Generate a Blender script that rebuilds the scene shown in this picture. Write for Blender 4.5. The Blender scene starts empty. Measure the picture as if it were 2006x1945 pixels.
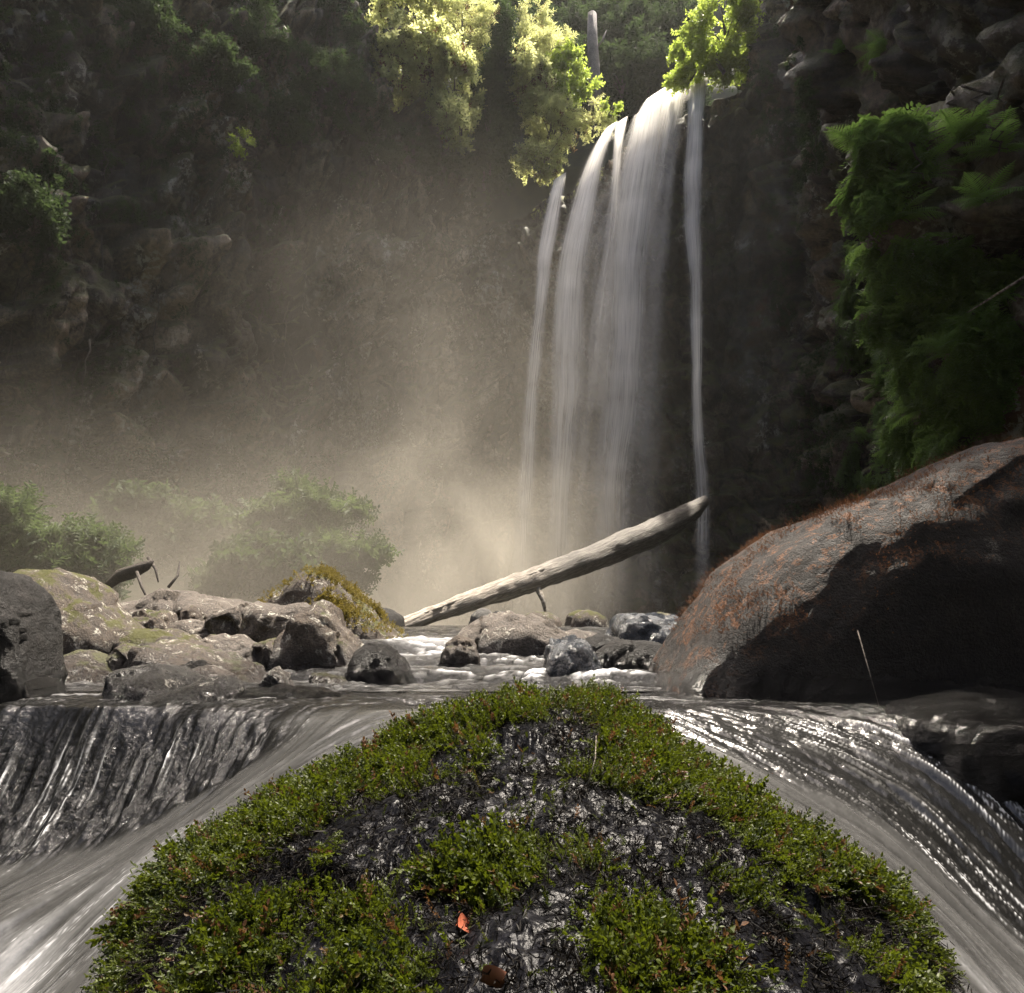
import bpy, math, random
import numpy as np
from mathutils import Vector, Matrix, Quaternion
from mathutils.bvhtree import BVHTree
R = math.radians
random.seed(7); rng = np.random.default_rng(7)
sc = bpy.context.scene
C = sc.collection

# ------------------------------------------------------------------ camera, sky, sun, exposure
PITCH = 10.5; FPX = 24/36*2006
cam_d = bpy.data.cameras.new('camera'); cam = bpy.data.objects.new('camera', cam_d); C.objects.link(cam)
cam_d.sensor_fit = 'HORIZONTAL'; cam_d.sensor_width = 36; cam_d.lens = 24
cam_d.clip_start = 0.02; cam_d.clip_end = 600
cam.location = (0, 0, 0); cam.rotation_euler = (R(90+PITCH), 0, 0)
sc.camera = cam
SUN_EL, SUN_AZ = 71.0, 30.0          # azimuth measured from +Y towards +X
w = bpy.data.worlds.new('World'); sc.world = w; w.use_nodes = True
nt = w.node_tree; nt.nodes.clear()
wo = nt.nodes.new('ShaderNodeOutputWorld'); bg = nt.nodes.new('ShaderNodeBackground'); sky = nt.nodes.new('ShaderNodeTexSky')
sky.sky_type = 'NISHITA'; sky.sun_disc = False
sky.dust_density = 6.0; sky.ozone_density = .4; sky.air_density = .6; sky.sun_elevation = R(SUN_EL); sky.sun_rotation = R(SUN_AZ)
nt.links.new(sky.outputs[0], bg.inputs[0]); nt.links.new(bg.outputs[0], wo.inputs[0]); bg.inputs[1].default_value = 0.14
sd = bpy.data.lights.new('sun', 'SUN'); sun = bpy.data.objects.new('sun', sd); C.objects.link(sun)
sd.energy = 5.0; sd.angle = R(0.55); sd.color = (1.0, 0.905, 0.77)
sv = Vector((math.sin(R(SUN_AZ))*math.cos(R(SUN_EL)), math.cos(R(SUN_AZ))*math.cos(R(SUN_EL)), math.sin(R(SUN_EL))))
sun.rotation_euler = sv.to_track_quat('Z', 'Y').to_euler(); sun.location = sv*60
vs = sc.view_settings; vs.view_transform = 'Standard'; vs.look = 'None'; vs.exposure = 1.5; vs.gamma = 1; vs.use_curve_mapping = False
sc.render.engine = 'CYCLES'
cy = sc.cycles
cy.use_denoising = True; cy.max_bounces = 6; cy.diffuse_bounces = 3; cy.glossy_bounces = 2; cy.transmission_bounces = 2
cy.volume_bounces = 1; cy.transparent_max_bounces = 32; cy.sample_clamp_indirect = 4; cy.sample_clamp_direct = 30
cy.volume_step_rate = 1.0; cy.volume_max_steps = 128; cy.caustics_reflective = False; cy.caustics_refractive = False

# ------------------------------------------------------------------ helpers
ct, st = math.cos(R(PITCH)), math.sin(R(PITCH))
def ray(px, py):
    a, b = (px-1003)/FPX, (972.5-py)/FPX
    return Vector((a, ct-b*st, st+b*ct))
def at(px, py, Y):
    d = ray(px, py); return d*(Y/d.y)

def hash3(i, j, k, seed=0):
    n = (i.astype(np.int64)*374761393 + j.astype(np.int64)*668265263 + k.astype(np.int64)*2147483647 + seed*1274126177) & 0xFFFFFFFF
    n = ((n ^ (n >> 13))*1274126177) & 0xFFFFFFFF
    n = ((n ^ (n >> 16))*2246822519) & 0xFFFFFFFF
    return ((n ^ (n >> 15)) & 0xFFFFFF)/float(0xFFFFFF)
def vnoise(p, seed=0):
    f = np.floor(p); t = p-f; t = t*t*(3-2*t); i, j, k = f[:, 0], f[:, 1], f[:, 2]
    r = 0
    for a in (0, 1):
        for b in (0, 1):
            for c in (0, 1):
                wt = (t[:, 0] if a else 1-t[:, 0])*(t[:, 1] if b else 1-t[:, 1])*(t[:, 2] if c else 1-t[:, 2])
                r = r+wt*hash3(i+a, j+b, k+c, seed)
    return r*2-1
def fbm(p, oct=4, seed=0, gain=.5):
    r, a, s = 0, 1.0, 1.0
    for o in range(oct):
        r = r+a*vnoise(p*s+o*17.3, seed+o); a *= gain; s *= 2.03
    return r
def worley(p, seed=0, block=False):
    f = np.floor(p); f1 = np.full(len(p), 9.); f2 = np.full(len(p), 9.); cid = np.zeros(len(p)); tilt = np.zeros(len(p))
    for a in (-1, 0, 1):
        for b in (-1, 0, 1):
            for c in (-1, 0, 1):
                i, j, k = f[:, 0]+a, f[:, 1]+b, f[:, 2]+c
                dx = i+hash3(i, j, k, seed)-p[:, 0]; dy = j+hash3(i, j, k, seed+1)-p[:, 1]; dz = k+hash3(i, j, k, seed+2)-p[:, 2]
                d = np.maximum(np.maximum(np.abs(dx+.25*dz), np.abs(dy)), np.abs(dz-.2*dx)) if block else np.sqrt(dx*dx+dy*dy+dz*dz); h = hash3(i, j, k, seed+3)
                tl = dx*(hash3(i, j, k, seed+4)-.5)+dy*(hash3(i, j, k, seed+5)-.5)+dz*(hash3(i, j, k, seed+6)-.5)
                m = d < f1
                f2 = np.where(m, f1, np.minimum(f2, d)); cid = np.where(m, h, cid); tilt = np.where(m, tl, tilt); f1 = np.where(m, d, f1)
    return f1, f2-f1, cid, tilt
def sstep(a, b, x):
    t = np.clip((x-a)/(b-a), 0, 1); return t*t*(3-2*t)

def mesh_np(name, verts, faces, smooth=True):
    me = bpy.data.meshes.new(name)
    verts = np.asarray(verts, dtype=np.float32); faces = np.asarray(faces, dtype=np.int32)
    me.vertices.add(len(verts)); me.vertices.foreach_set('co', verts.ravel())
    n = faces.shape[1]
    me.loops.add(faces.size); me.loops.foreach_set('vertex_index', faces.ravel())
    me.polygons.add(len(faces)); me.polygons.foreach_set('loop_start', np.arange(0, faces.size, n, dtype=np.int32))
    try: me.polygons.foreach_set('loop_total', np.full(len(faces), n, dtype=np.int32))
    except Exception: pass
    me.update(calc_edges=True)
    me.polygons.foreach_set('use_smooth', np.full(len(faces), smooth, dtype=bool))
    return me
def grid_faces(nu, nv):   # index = v*nu+u
    u, v = np.meshgrid(np.arange(nu-1), np.arange(nv-1)); i = (v*nu+u).ravel()
    return np.stack([i, i+1, i+nu+1, i+nu], 1)
def attr(me, name, vals):
    a = me.attributes.new(name, 'FLOAT', 'POINT'); a.data.foreach_set('value', np.asarray(vals, dtype=np.float32))
def link(name, me, mat=None, parent=None, label=None, cat=None, group=None, kind=None, loc=None):
    o = bpy.data.objects.new(name, me); C.objects.link(o)
    if mat is not None and me is not None and len(me.materials) == 0: me.materials.append(mat)
    if parent is not None: o.parent = parent
    if loc is not None: o.location = loc
    if label: o['label'] = label
    if cat: o['category'] = cat
    if group: o['group'] = group
    if kind: o['kind'] = kind
    return o
def catmull(pts, n):
    P = np.array(pts, float); m = len(P)-1; out = []
    for t in np.linspace(0, m, n):
        i = min(int(t), m-1); f = t-i
        a, b, c, d = P[max(i-1, 0)], P[i], P[i+1], P[min(i+2, m)]
        out.append(.5*((2*b)+(-a+c)*f+(2*a-5*b+4*c-d)*f*f+(-a+3*b-3*c+d)*f**3))
    return np.array(out)
def tube(path, radii, sides=6, jitter=0., seed=0, flat=1.0):
    path = np.array(path, float); n = len(path); T = np.gradient(path, axis=0); T /= np.linalg.norm(T, axis=1)[:, None]+1e-9
    ref = np.array([0.13, .2, 1.]) if abs(T[n//2][2]) < .9 else np.array([1., .1, 0])
    vs_ = []
    r_ = np.random.default_rng(seed)
    for i in range(n):
        a = np.cross(T[i], ref); a /= np.linalg.norm(a); b = np.cross(T[i], a)
        for k in range(sides):
            th = 2*math.pi*k/sides; r = radii[i]*(1+jitter*r_.uniform(-1, 1))
            vs_.append(path[i]+a*math.cos(th)*r+b*math.sin(th)*r*flat)
    f = [(i*sides+k, i*sides+(k+1) % sides, (i+1)*sides+(k+1) % sides, (i+1)*sides+k) for i in range(n-1) for k in range(sides)]
    # close the ends with degenerate rings
    b0 = len(vs_); vs_.append(path[0]); vs_.append(path[-1])
    f += [(k, b0, b0, (k+1) % sides) for k in range(0)]
    vv = np.array(vs_); ff = [list(q) for q in f]
    tri = [[b0, (k+1) % sides, k] for k in range(sides)]+[[b0+1, (n-1)*sides+k, (n-1)*sides+(k+1) % sides] for k in range(sides)]
    return vv, ff, tri
def mesh_mixed(name, parts, smooth=True):
    V, F, off = [], [], 0
    for vv, ff, tri in parts:
        V.extend([tuple(x) for x in vv]); F.extend([[i+off for i in q] for q in ff]); F.extend([[i+off for i in q] for q in tri]); off += len(vv)
    me = bpy.data.meshes.new(name); me.from_pydata(V, [], F); me.update()
    me.polygons.foreach_set('use_smooth', np.full(len(me.polygons), smooth, dtype=bool))
    return me

# ------------------------------------------------------------------ material node helper
class NT:
    def __init__(s, name):
        s.m = bpy.data.materials.new(name); s.m.use_nodes = True; s.t = s.m.node_tree; s.t.nodes.clear()
        s.out = s.t.nodes.new('ShaderNodeOutputMaterial'); s._geo = None
    def n(s, typ, ins=None, **kw):
        x = s.t.nodes.new('ShaderNode'+typ)
        for k, v in kw.items(): setattr(x, k, v)
        for k, v in (ins or {}).items(): s.set(x.inputs[k], v)
        return x
    def set(s, sock, v):
        if hasattr(v, 'is_output'): s.t.links.new(v, sock)
        elif hasattr(v, 'outputs'): s.t.links.new(v.outputs[0], sock)
        else:
            if isinstance(v, tuple) and len(v) == 3 and sock.type == 'RGBA': v = (*v, 1)
            sock.default_value = v
    def math(s, op, a, b=0., c=None, clamp=False):
        x = s.n('Math', operation=op, use_clamp=clamp); s.set(x.inputs[0], a); s.set(x.inputs[1], b)
        if c is not None: s.set(x.inputs[2], c)
        return x.outputs[0]
    def pos(s):
        if s._geo is None: s._geo = s.n('NewGeometry')
        return s._geo.outputs['Position']
    def normal(s):
        s.pos(); return s._geo.outputs['Normal']
    def map(s, vec, scale=(1, 1, 1)):
        x = s.n('Mapping'); s.set(x.inputs[0], vec); x.inputs['Scale'].default_value = scale; return x.outputs[0]
    def noise(s, scale, vec=None, detail=5, rough=.6, dist=0.):
        x = s.n('TexNoise'); s.set(x.inputs['Vector'], vec if vec is not None else s.pos())
        x.inputs['Scale'].default_value = scale; x.inputs['Detail'].default_value = detail; x.inputs['Roughness'].default_value = rough
        x.inputs['Distortion'].default_value = dist
        return x.outputs[0]
    def vor(s, scale, vec=None, feature='F1', out=0):
        x = s.n('TexVoronoi', feature=feature); s.set(x.inputs['Vector'], vec if vec is not None else s.pos()); x.inputs['Scale'].default_value = scale
        return x.outputs[out]
    def ramp(s, fac, stops):
        x = s.n('ValToRGB'); s.set(x.inputs[0], fac); e = x.color_ramp.elements
        while len(e) < len(stops): e.new(.5)
        for q, (p, c) in zip(e, stops):
            q.position = p; q.color = (*c, 1) if isinstance(c, tuple) else (c, c, c, 1)
        return x.outputs[0]
    def mix(s, fac, a, b):
        x = s.n('Mix', data_type='RGBA'); s.set(x.inputs[0], fac); s.set(x.inputs[6], a); s.set(x.inputs[7], b); return x.outputs[2]
    def rng(s, v, a, b, c=0., d=1.):
        x = s.n('MapRange', ins={0: v}); x.inputs[1].default_value = a; x.inputs[2].default_value = b; x.inputs[3].default_value = c; x.inputs[4].default_value = d
        return x.outputs[0]
    def z(s, v, i=2):
        return s.n('SeparateXYZ', ins={0: v}).outputs[i]
    def attr(s, name):
        return s.n('Attribute', attribute_name=name).outputs['Fac']
    def bump(s, h, strength, dist, normal=None):
        x = s.n('Bump'); s.set(x.inputs['Height'], h); s.set(x.inputs['Strength'], strength); x.inputs['Distance'].default_value = dist
        if normal is not None: s.set(x.inputs['Normal'], normal)
        return x.outputs[0]
    def pbsdf(s, **kw):
        x = s.n('BsdfPrincipled')
        for k, v in kw.items(): s.set(x.inputs[k.replace('_', ' ')], v)
        return x.outputs[0]
    def done(s, shader):
        s.t.links.new(shader, s.out.inputs[0]); return s.m

def rock_mat(name, dark, mid, light, sc_=1.0, moss=0.0, moss_col=(.05, .07, .015), lichen=0.0, lichen_col=(.42, .40, .34), wet=0.0, waterline=None, lichen_up=False, spec=.5, rough=.75, bump=1.0):
    k = NT(name)
    n1 = k.noise(1.3*sc_, detail=8, rough=.65); n2 = k.noise(6*sc_, detail=8, rough=.7, dist=.4); n3 = k.noise(34*sc_, detail=5, rough=.7)
    mixv = k.math('ADD', k.math('MULTIPLY', n1, .5), k.math('MULTIPLY', n2, .5))
    col = k.ramp(mixv, [(.33, dark), (.5, mid), (.68, light)])
    speck = k.ramp(n3, [(.36, .35), (.62, 1.35)])
    col = k.n('Mix', data_type='RGBA', blend_type='MULTIPLY', ins={0: 1., 6: col, 7: speck}).outputs[2]
    rgh = k.rng(n2, .3, .7, rough-.12, rough+.12)
    if lichen > 0:
        v = k.noise(3.2*sc_, k.map(k.pos(), (1, 1, 1)), detail=6, rough=.75, dist=1.2)
        lm = k.ramp(v, [(.62-lichen*.3, 0.), (.66-lichen*.3, 1.)])
        lm = k.math('MULTIPLY', lm, k.ramp(k.noise(26*sc_, detail=3), [(.42, 0.), (.5, 1.)]))
        if lichen_up: lm = k.math('MULTIPLY', lm, k.rng(k.z(k.normal()), .12, .55), clamp=True)
        col = k.mix(lm, col, lichen_col)
    if moss > 0:
        up = k.z(k.normal())
        mm = k.math('ADD', k.math('MULTIPLY', up, .35), k.noise(2.6*sc_, detail=7, rough=.7))
        mm = k.ramp(mm, [(.92-moss*.45, 0.), (1.0-moss*.45, 1.)])
        mc = k.mix(k.noise(20*sc_), moss_col, tuple(min(1, c*1.9) for c in moss_col))
        col = k.mix(mm, col, mc); rgh = k.math('ADD', k.math('MULTIPLY', mm, .2), rgh, clamp=True)
    if waterline is not None:   # splash zone stays wet: darker, glossier stone
        wz = k.math('ADD', k.z(k.pos()), k.math('MULTIPLY', k.noise(5), -.12))
        wm = k.rng(wz, waterline+.05, waterline-.10)
        col = k.n('Mix', data_type='RGBA', blend_type='MULTIPLY', ins={0: wm, 6: col, 7: (.42, .42, .44)}).outputs[2]
        rgh = k.mix(wm, rgh, (.22, .22, .22)); rgh = k.z(rgh, 0)
    if wet > 0:
        wm = k.math('MULTIPLY', k.rng(k.noise(2.2*sc_, detail=4), .35, .6), wet)
        rgh = k.math('SUBTRACT', rgh, k.math('MULTIPLY', wm, .5), clamp=True)
    h = k.math('ADD', k.math('MULTIPLY', n2, .6), k.math('MULTIPLY', n3, .3))
    h = k.math('ADD', h, k.math('MULTIPLY', k.noise(110*sc_, detail=3), .1))
    h = k.math('ADD', h, k.math('MULTIPLY', k.ramp(k.vor(7*sc_, feature='DISTANCE_TO_EDGE'), [(0., 0.), (.12, 1.)]), .03))
    b = k.bump(h, bump, .13/sc_)
    return k.done(k.pbsdf(Base_Color=col, Roughness=rgh, Normal=b, **{'Specular_IOR_Level': spec}))

def leaf_mat(name, c1, c2, trans=(.25, .35, .04), tmix=.45, rough=.5, brown=0.0, ns=1.1, spec=.5):
    k = NT(name)
    oi = k.n('ObjectInfo').outputs['Random']; nz = k.noise(ns, detail=3)
    f = k.math('ADD', k.math('MULTIPLY', oi, .5), k.math('MULTIPLY', k.rng(nz, .3, .7), .45))
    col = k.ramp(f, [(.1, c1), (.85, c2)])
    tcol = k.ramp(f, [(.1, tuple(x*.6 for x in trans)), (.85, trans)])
    if brown > 0:
        bm = k.ramp(k.math('FRACT', k.math('MULTIPLY', oi, 7.3)), [(1-brown-.02, 0.), (1-brown, 1.)])
        col = k.mix(bm, col, (.10, .05, .025)); tcol = k.mix(bm, tcol, (.12, .06, .02))
    p = k.pbsdf(Base_Color=col, Roughness=rough, **{'Specular_IOR_Level': spec})
    t = k.n('BsdfTranslucent', ins={0: tcol}).outputs[0]
    return k.done(k.n('MixShader', ins={0: tmix, 1: p, 2: t}).outputs[0])

M = {}
M['cliff'] = None
def cliff_mat(name, tint=(1, 1, 1), mossy=.5, dirt=0.):
    k = NT(name)
    T = lambda c: tuple(a*b for a, b in zip(c, tint))
    vz = k.map(k.pos(), (1, 1, .35))
    n1 = k.noise(.28, detail=6, rough=.6, dist=.6); n2 = k.noise(1.6, vz, detail=9, rough=.68, dist=.5); n3 = k.noise(11, detail=6, rough=.7)
    f = k.math('ADD', k.math('MULTIPLY', n1, .45), k.math('MULTIPLY', n2, .55))
    col = k.ramp(f, [(.34, T((.022, .019, .016))), (.46, T((.065, .052, .040))), (.56, T((.12, .098, .075))), (.68, T((.20, .175, .145)))])
    col = k.n('Mix', data_type='RGBA', blend_type='MULTIPLY', ins={0: 1., 6: col, 7: k.ramp(n3, [(.32, .45), (.62, 1.25)])}).outputs[2]
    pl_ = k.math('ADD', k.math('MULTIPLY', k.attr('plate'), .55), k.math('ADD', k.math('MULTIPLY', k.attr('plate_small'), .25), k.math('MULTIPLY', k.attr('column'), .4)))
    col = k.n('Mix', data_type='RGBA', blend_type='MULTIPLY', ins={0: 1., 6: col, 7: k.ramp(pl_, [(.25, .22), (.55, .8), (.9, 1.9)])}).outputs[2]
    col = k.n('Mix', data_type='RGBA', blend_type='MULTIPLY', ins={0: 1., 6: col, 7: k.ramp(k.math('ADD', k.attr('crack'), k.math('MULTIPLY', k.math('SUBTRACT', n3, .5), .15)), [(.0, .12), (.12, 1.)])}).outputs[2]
    # bluish wet slabs and reddish iron stains
    col = k.mix(k.ramp(k.noise(.22, detail=5, dist=1.), [(.55, 0.), (.68, .7)]), col, T((.075, .078, .082)))
    col = k.mix(k.ramp(k.noise(.5, k.map(k.pos(), (1, 1, .5)), detail=5, dist=.6), [(.6, 0.), (.7, .6)]), col, T((.10, .045, .022)))
    # pale crusty lichen in vertical patches
    lz = k.noise(.55, k.map(k.pos(), (1, 1, .45)), detail=5, dist=.8)
    lm = k.math('MULTIPLY', k.ramp(lz, [(.54, 0.), (.62, 1.)]), k.ramp(k.noise(5.5, detail=4, rough=.75), [(.5, 0.), (.56, 1.)]))
    col = k.mix(lm, col, (.46, .44, .39))
    # moss on ledges and in damp streaks
    up = k.z(k.normal())
    mm = k.math('ADD', k.math('MULTIPLY', up, .30), k.noise(.9, k.map(k.pos(), (1, 1, .5)), detail=8, rough=.7, dist=.4))
    mm = k.ramp(mm, [(.62-mossy*.2, 0.), (.72-mossy*.2, .9)])
    mc = k.ramp(k.noise(3., detail=4), [(.35, (.028, .036, .010)), (.65, (.085, .085, .022))])
    col = k.mix(mm, col, mc)
    h = k.math('ADD', k.math('MULTIPLY', n2, .75), k.math('MULTIPLY', n3, .22))
    b = k.bump(h, 1., .35)
    rgh = k.rng(n1, .35, .65, .5, .9)
    return k.done(k.pbsdf(Base_Color=col, Roughness=rgh, Normal=b))
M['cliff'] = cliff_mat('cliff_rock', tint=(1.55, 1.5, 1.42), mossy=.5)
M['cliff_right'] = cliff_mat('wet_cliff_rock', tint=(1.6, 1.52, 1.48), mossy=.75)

# ------------------------------------------------------------------ cliffs
def make_cliff(name, plan, tops, zb, nu, nv, mat, seed, label, amp=1.0, back=14, shape=None):
    """plan: points seen from inside the gorge running left to right; tops: heights at the plan points."""
    pl = catmull([(x, y, t) for (x, y), t in zip(plan, tops)], nu)
    xy, top = pl[:, :2], pl[:, 2]
    T = np.gradient(xy, axis=0); T /= np.linalg.norm(T, axis=1)[:, None]
    N = np.stack([T[:, 1], -T[:, 0]], 1)            # towards the gorge
    s = np.concatenate([[0], np.cumsum(np.linalg.norm(np.diff(xy, axis=0), axis=1))])
    tv = np.linspace(0, 1, nv)
    Z = zb+(top[None, :]-zb)*tv[:, None]
    X = np.repeat(xy[None, :, 0], nv, 0); Yy = np.repeat(xy[None, :, 1], nv, 0)
    p = np.stack([X.ravel(), Yy.ravel(), Z.ravel()], 1)
    warp = fbm(p*.35, 3, seed+5)*.8
    q = p.copy(); q[:, 2] *= .62; q += warp[:, None]*np.array([.5, .5, .35])
    d = fbm(p*np.array([.16, .16, .10]), 4, seed)*1.0*amp
    _, e, c, tl = worley(q*.45, seed+11, True)
    d += ((c-.5)*1.5+tl*1.7-.35*np.exp(-(e/.04)**2))*amp
    qc = p*np.array([.75, .75, .16])+warp[:, None]*.35
    _, e3, c3, tl3 = worley(qc, seed+61, True)
    d += ((c3-.5)*.9+tl3*.8-.3*np.exp(-(e3/.04)**2))*1.35*amp*sstep(-.6, -.1, fbm(p*.12, 2, seed+66))
    _, e2, c2, tl2 = worley(q*1.35+9, seed+31, True)
    d += ((c2-.5)*.45+tl2*.55-.1*np.exp(-(e2/.06)**2))*amp
    st_ = (p[:, 2]*.55+fbm(p*.3, 3, seed+50)*1.1); st_ = st_-np.floor(st_)
    d += (sstep(0, .8, st_)-sstep(.85, 1., st_)-.5)*.75*amp
    d += fbm(p*2.6, 4, seed+70)*.2
    d += np.clip((0.8-(p[:, 2]-zb)/3), 0, 1)*.8      # toe
    if shape is not None: d += shape(p)
    d = d.reshape(nv, nu); d[-1] *= .6
    VX = X+N[None, :, 0]*d; VY = Yy+N[None, :, 1]*d; VZ = Z+.12*fbm(p*1.1, 2, seed+90).reshape(nv, nu)
    rows = [np.stack([VX, VY, VZ], 2)]
    ext = []
    for kx, (b_, rise) in enumerate([(.7, .25), (1.8, .45), (3.5, .7), (6.5, 1.1), (back, 2.0)]):
        ex = VX[-1]-N[:, 0]*b_; ey = VY[-1]-N[:, 1]*b_; ez = VZ[-1]+rise+.25*fbm(np.stack([ex, ey, ex*0], 1)*.5, 3, seed+99)
        ext.append(np.stack([ex, ey, ez], 1)[None])
    G = np.concatenate(rows+ext, 0); nvv = G.shape[0]
    me = mesh_np(name, G.reshape(-1, 3), grid_faces(nu, nvv)[:, ::-1])
    ex_ = len(ext)*nu
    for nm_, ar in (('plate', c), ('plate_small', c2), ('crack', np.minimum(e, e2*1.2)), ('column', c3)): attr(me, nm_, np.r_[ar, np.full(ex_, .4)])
    o = link(name, me, mat, label=label, kind='structure')
    return o
left_plan = [(-9, -16), (-12, -8), (-13.5, 0), (-14, 7), (-13.2, 13), (-11, 18), (-7.8, 21.8), (-5.4, 23.8), (-3.0, 25.4), (-.6, 26.8)]
left_tops = [13, 15, 20, 26, 30, 30, 28, 23.6, 20.4, 17.8]
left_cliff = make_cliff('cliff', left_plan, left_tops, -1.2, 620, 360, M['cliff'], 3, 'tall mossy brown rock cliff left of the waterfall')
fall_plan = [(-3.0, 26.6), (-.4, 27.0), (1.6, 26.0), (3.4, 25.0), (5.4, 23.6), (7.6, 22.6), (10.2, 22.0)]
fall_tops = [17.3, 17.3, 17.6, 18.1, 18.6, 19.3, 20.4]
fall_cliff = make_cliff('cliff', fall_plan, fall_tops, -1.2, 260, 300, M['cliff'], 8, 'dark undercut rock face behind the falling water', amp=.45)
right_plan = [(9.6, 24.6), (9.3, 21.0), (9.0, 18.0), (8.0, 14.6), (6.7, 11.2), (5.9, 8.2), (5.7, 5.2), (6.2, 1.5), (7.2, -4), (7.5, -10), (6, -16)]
right_tops = [23, 25, 27.5, 30.5, 29.5, 23.5, 17, 11, 8, 8, 9]  # unseen upper heights shaped to throw shade on boulder and ferns
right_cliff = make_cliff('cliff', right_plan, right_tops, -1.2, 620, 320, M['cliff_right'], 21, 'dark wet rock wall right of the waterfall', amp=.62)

def bvh_of(*obs):
    V, F = [], []
    for o in obs:
        n = len(o.data.vertices); a = np.empty(n*3, np.float32); o.data.vertices.foreach_get('co', a)
        off = len(V); V.extend([tuple(x) for x in a.reshape(-1, 3)])
        f = np.empty(len(o.data.polygons)*4, np.int32); o.data.polygons.foreach_get('vertices', f)
        F.extend([tuple(x) for x in (f.reshape(-1, 4)+off)])
    return BVHTree.FromPolygons(V, F)
bvh_l = bvh_of(left_cliff); bvh_r = bvh_of(right_cliff); bvh_f = bvh_of(fall_cliff)
def hit(px, py, which):
    d = ray(px, py).normalized()
    p, n, i, dist = which.ray_cast(Vector((0, 0, 0)), d)
    if p is None: return None, None
    if n.dot(d) > 0: n = -n
    return p, n

# ------------------------------------------------------------------ ground, banks
def ground():
    nx, ny = 260, 260
    xs = np.linspace(-60, 60, nx); xs = np.sign(xs)*(np.abs(xs)/60)**1.6*60; ys = np.linspace(0, 1, ny)**1.7*96-26
    X, Y = np.meshgrid(xs, ys); p = np.stack([X.ravel(), Y.ravel(), X.ravel()*0], 1)
    z = -.95+.15*fbm(p*.6, 4, 4)+.05*fbm(p*3, 3, 5)
    bank = sstep(-2.6, -9.5, p[:, 0]+.35*fbm(p*.3, 2, 9)*3+.12*(p[:, 1]-7))*sstep(4.5, 9, p[:, 1])
    z += bank*(1.7+.4*fbm(p*.5, 4, 12))+.35*sstep(8, 20, p[:, 1])*sstep(-1, -6, p[:, 0])
    z += sstep(3.2, 6.5, np.abs(p[:, 0]))*sstep(3, -2, p[:, 1])*.9
    me = mesh_np('ground', np.stack([p[:, 0], p[:, 1], z], 1), grid_faces(nx, ny))
    k = NT('forest_floor'); n = k.noise(2.2, detail=8, rough=.7); n2 = k.noise(17, detail=5, rough=.7)
    col = k.ramp(k.math('ADD', k.math('MULTIPLY', n, .6), k.math('MULTIPLY', n2, .4)), [(.36, (.025, .022, .015)), (.5, (.05, .055, .022)), (.65, (.10, .08, .05))])
    return link('ground', me, k.done(k.pbsdf(Base_Color=col, Roughness=.9, Normal=k.bump(n2, .8, .1))), kind='structure')
ground()

# hillside beyond the lip, covered by forest
def hillside():
    nx, nv = 120, 60
    xs = np.linspace(-45, 45, nx); v = np.linspace(0, 1, nv); X, V = np.meshgrid(xs, v)
    Y = 33+V*20; Z = 19+V**1.1*46
    p = np.stack([X.ravel(), Y.ravel(), Z.ravel()], 1); p[:, 1] += fbm(p*.12, 4, 33)*2.2
    me = mesh_np('hillside', p, grid_faces(nx, nv))
    k = NT('hill_soil'); col = k.ramp(k.noise(.8, detail=7), [(.35, (.015, .022, .012)), (.65, (.045, .055, .022))])
    link('hillside', me, k.done(k.pbsdf(Base_Color=col, Roughness=.95)), kind='structure')
    # unseen slope behind the camera, added to block skylight
    Y2 = -15-V*16; Z2 = -1+V*24; q = np.stack([X.ravel(), Y2.ravel(), Z2.ravel()], 1); q[:, 2] += fbm(q*.3, 4, 3)*1.2
    link('hillside', mesh_np('hillside', q, grid_faces(nx, nv)[:, ::-1]), me.materials[0], kind='structure')
hillside()

# ------------------------------------------------------------------ water
F_CTRL = [  # px, py, Y of the surface near the camera
    (-500, 1408, 2.46), (0, 1404, 2.45), (200, 1402, 2.45), (400, 1400, 2.45), (600, 1397, 2.44), (-500, 1500, 2.40), (0, 1500, 2.39), (200, 1490, 2.39), (400, 1470, 2.38), (560, 1438, 2.33), (-500, 1600, 2.31), (0, 1600, 2.31), (200, 1560, 2.33),
    (-500, 1720, 2.18), (0, 1690, 2.18), (250, 1612, 2.22), (450, 1520, 2.22), (650, 1430, 2.25), (860, 1432, 2.14), (700, 1500, 2.0), (500, 1605, 1.84), (350, 1650, 1.9),
    (200, 1750, 1.85), (0, 1800, 1.86), (425, 1715, 1.6), (300, 1850, 1.5), (0, 1945, 1.7), (200, 1960, 1.4), (-400, 1900, 1.8), (-300, 2300, 1.25), (150, 2400, 1.05),
    (1300, 1400, 2.32), (1500, 1396, 2.45), (1700, 1400, 2.46), (2006, 1405, 2.5), (2400, 1405, 2.5), (1400, 1440, 2.24), (1550, 1440, 2.32), (1720, 1455, 2.32), (1900, 1520, 2.22), (2006, 1585, 2.18), (2300, 1700, 2.15),
    (1370, 1500, 2.04), (1600, 1560, 2.05), (1800, 1650, 2.0), (2006, 1790, 1.95), (1590, 1660, 1.72), (1735, 1765, 1.57), (1850, 1800, 1.62), (1950, 1900, 1.6), (1880, 1950, 1.36), (2006, 1945, 1.62), (2300, 2000, 1.7), (1900, 2400, 1.05), (2300, 2400, 1.2)]
cp = np.array([tuple(at(*c)) for c in F_CTRL])
extra = []
for x in np.linspace(-2.6, 3.4, 9):
    for y in (2.8, 3.2, 3.7): extra.append((x, y, -.285))
    if abs(x-.15) > .3: extra += [(x, 2.55, -.293), (x, 2.65, -.288)]
extra += [(.1, 1.9, -.50), (.1, 1.5, -.66), (.1, 1.1, -.8), (.1, .7, -.9), (-1.5, .7, -1.), (1.6, .7, -1.), (.15, 2.3, -.33)]
cp = np.concatenate([cp, np.array(extra)])
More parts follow.
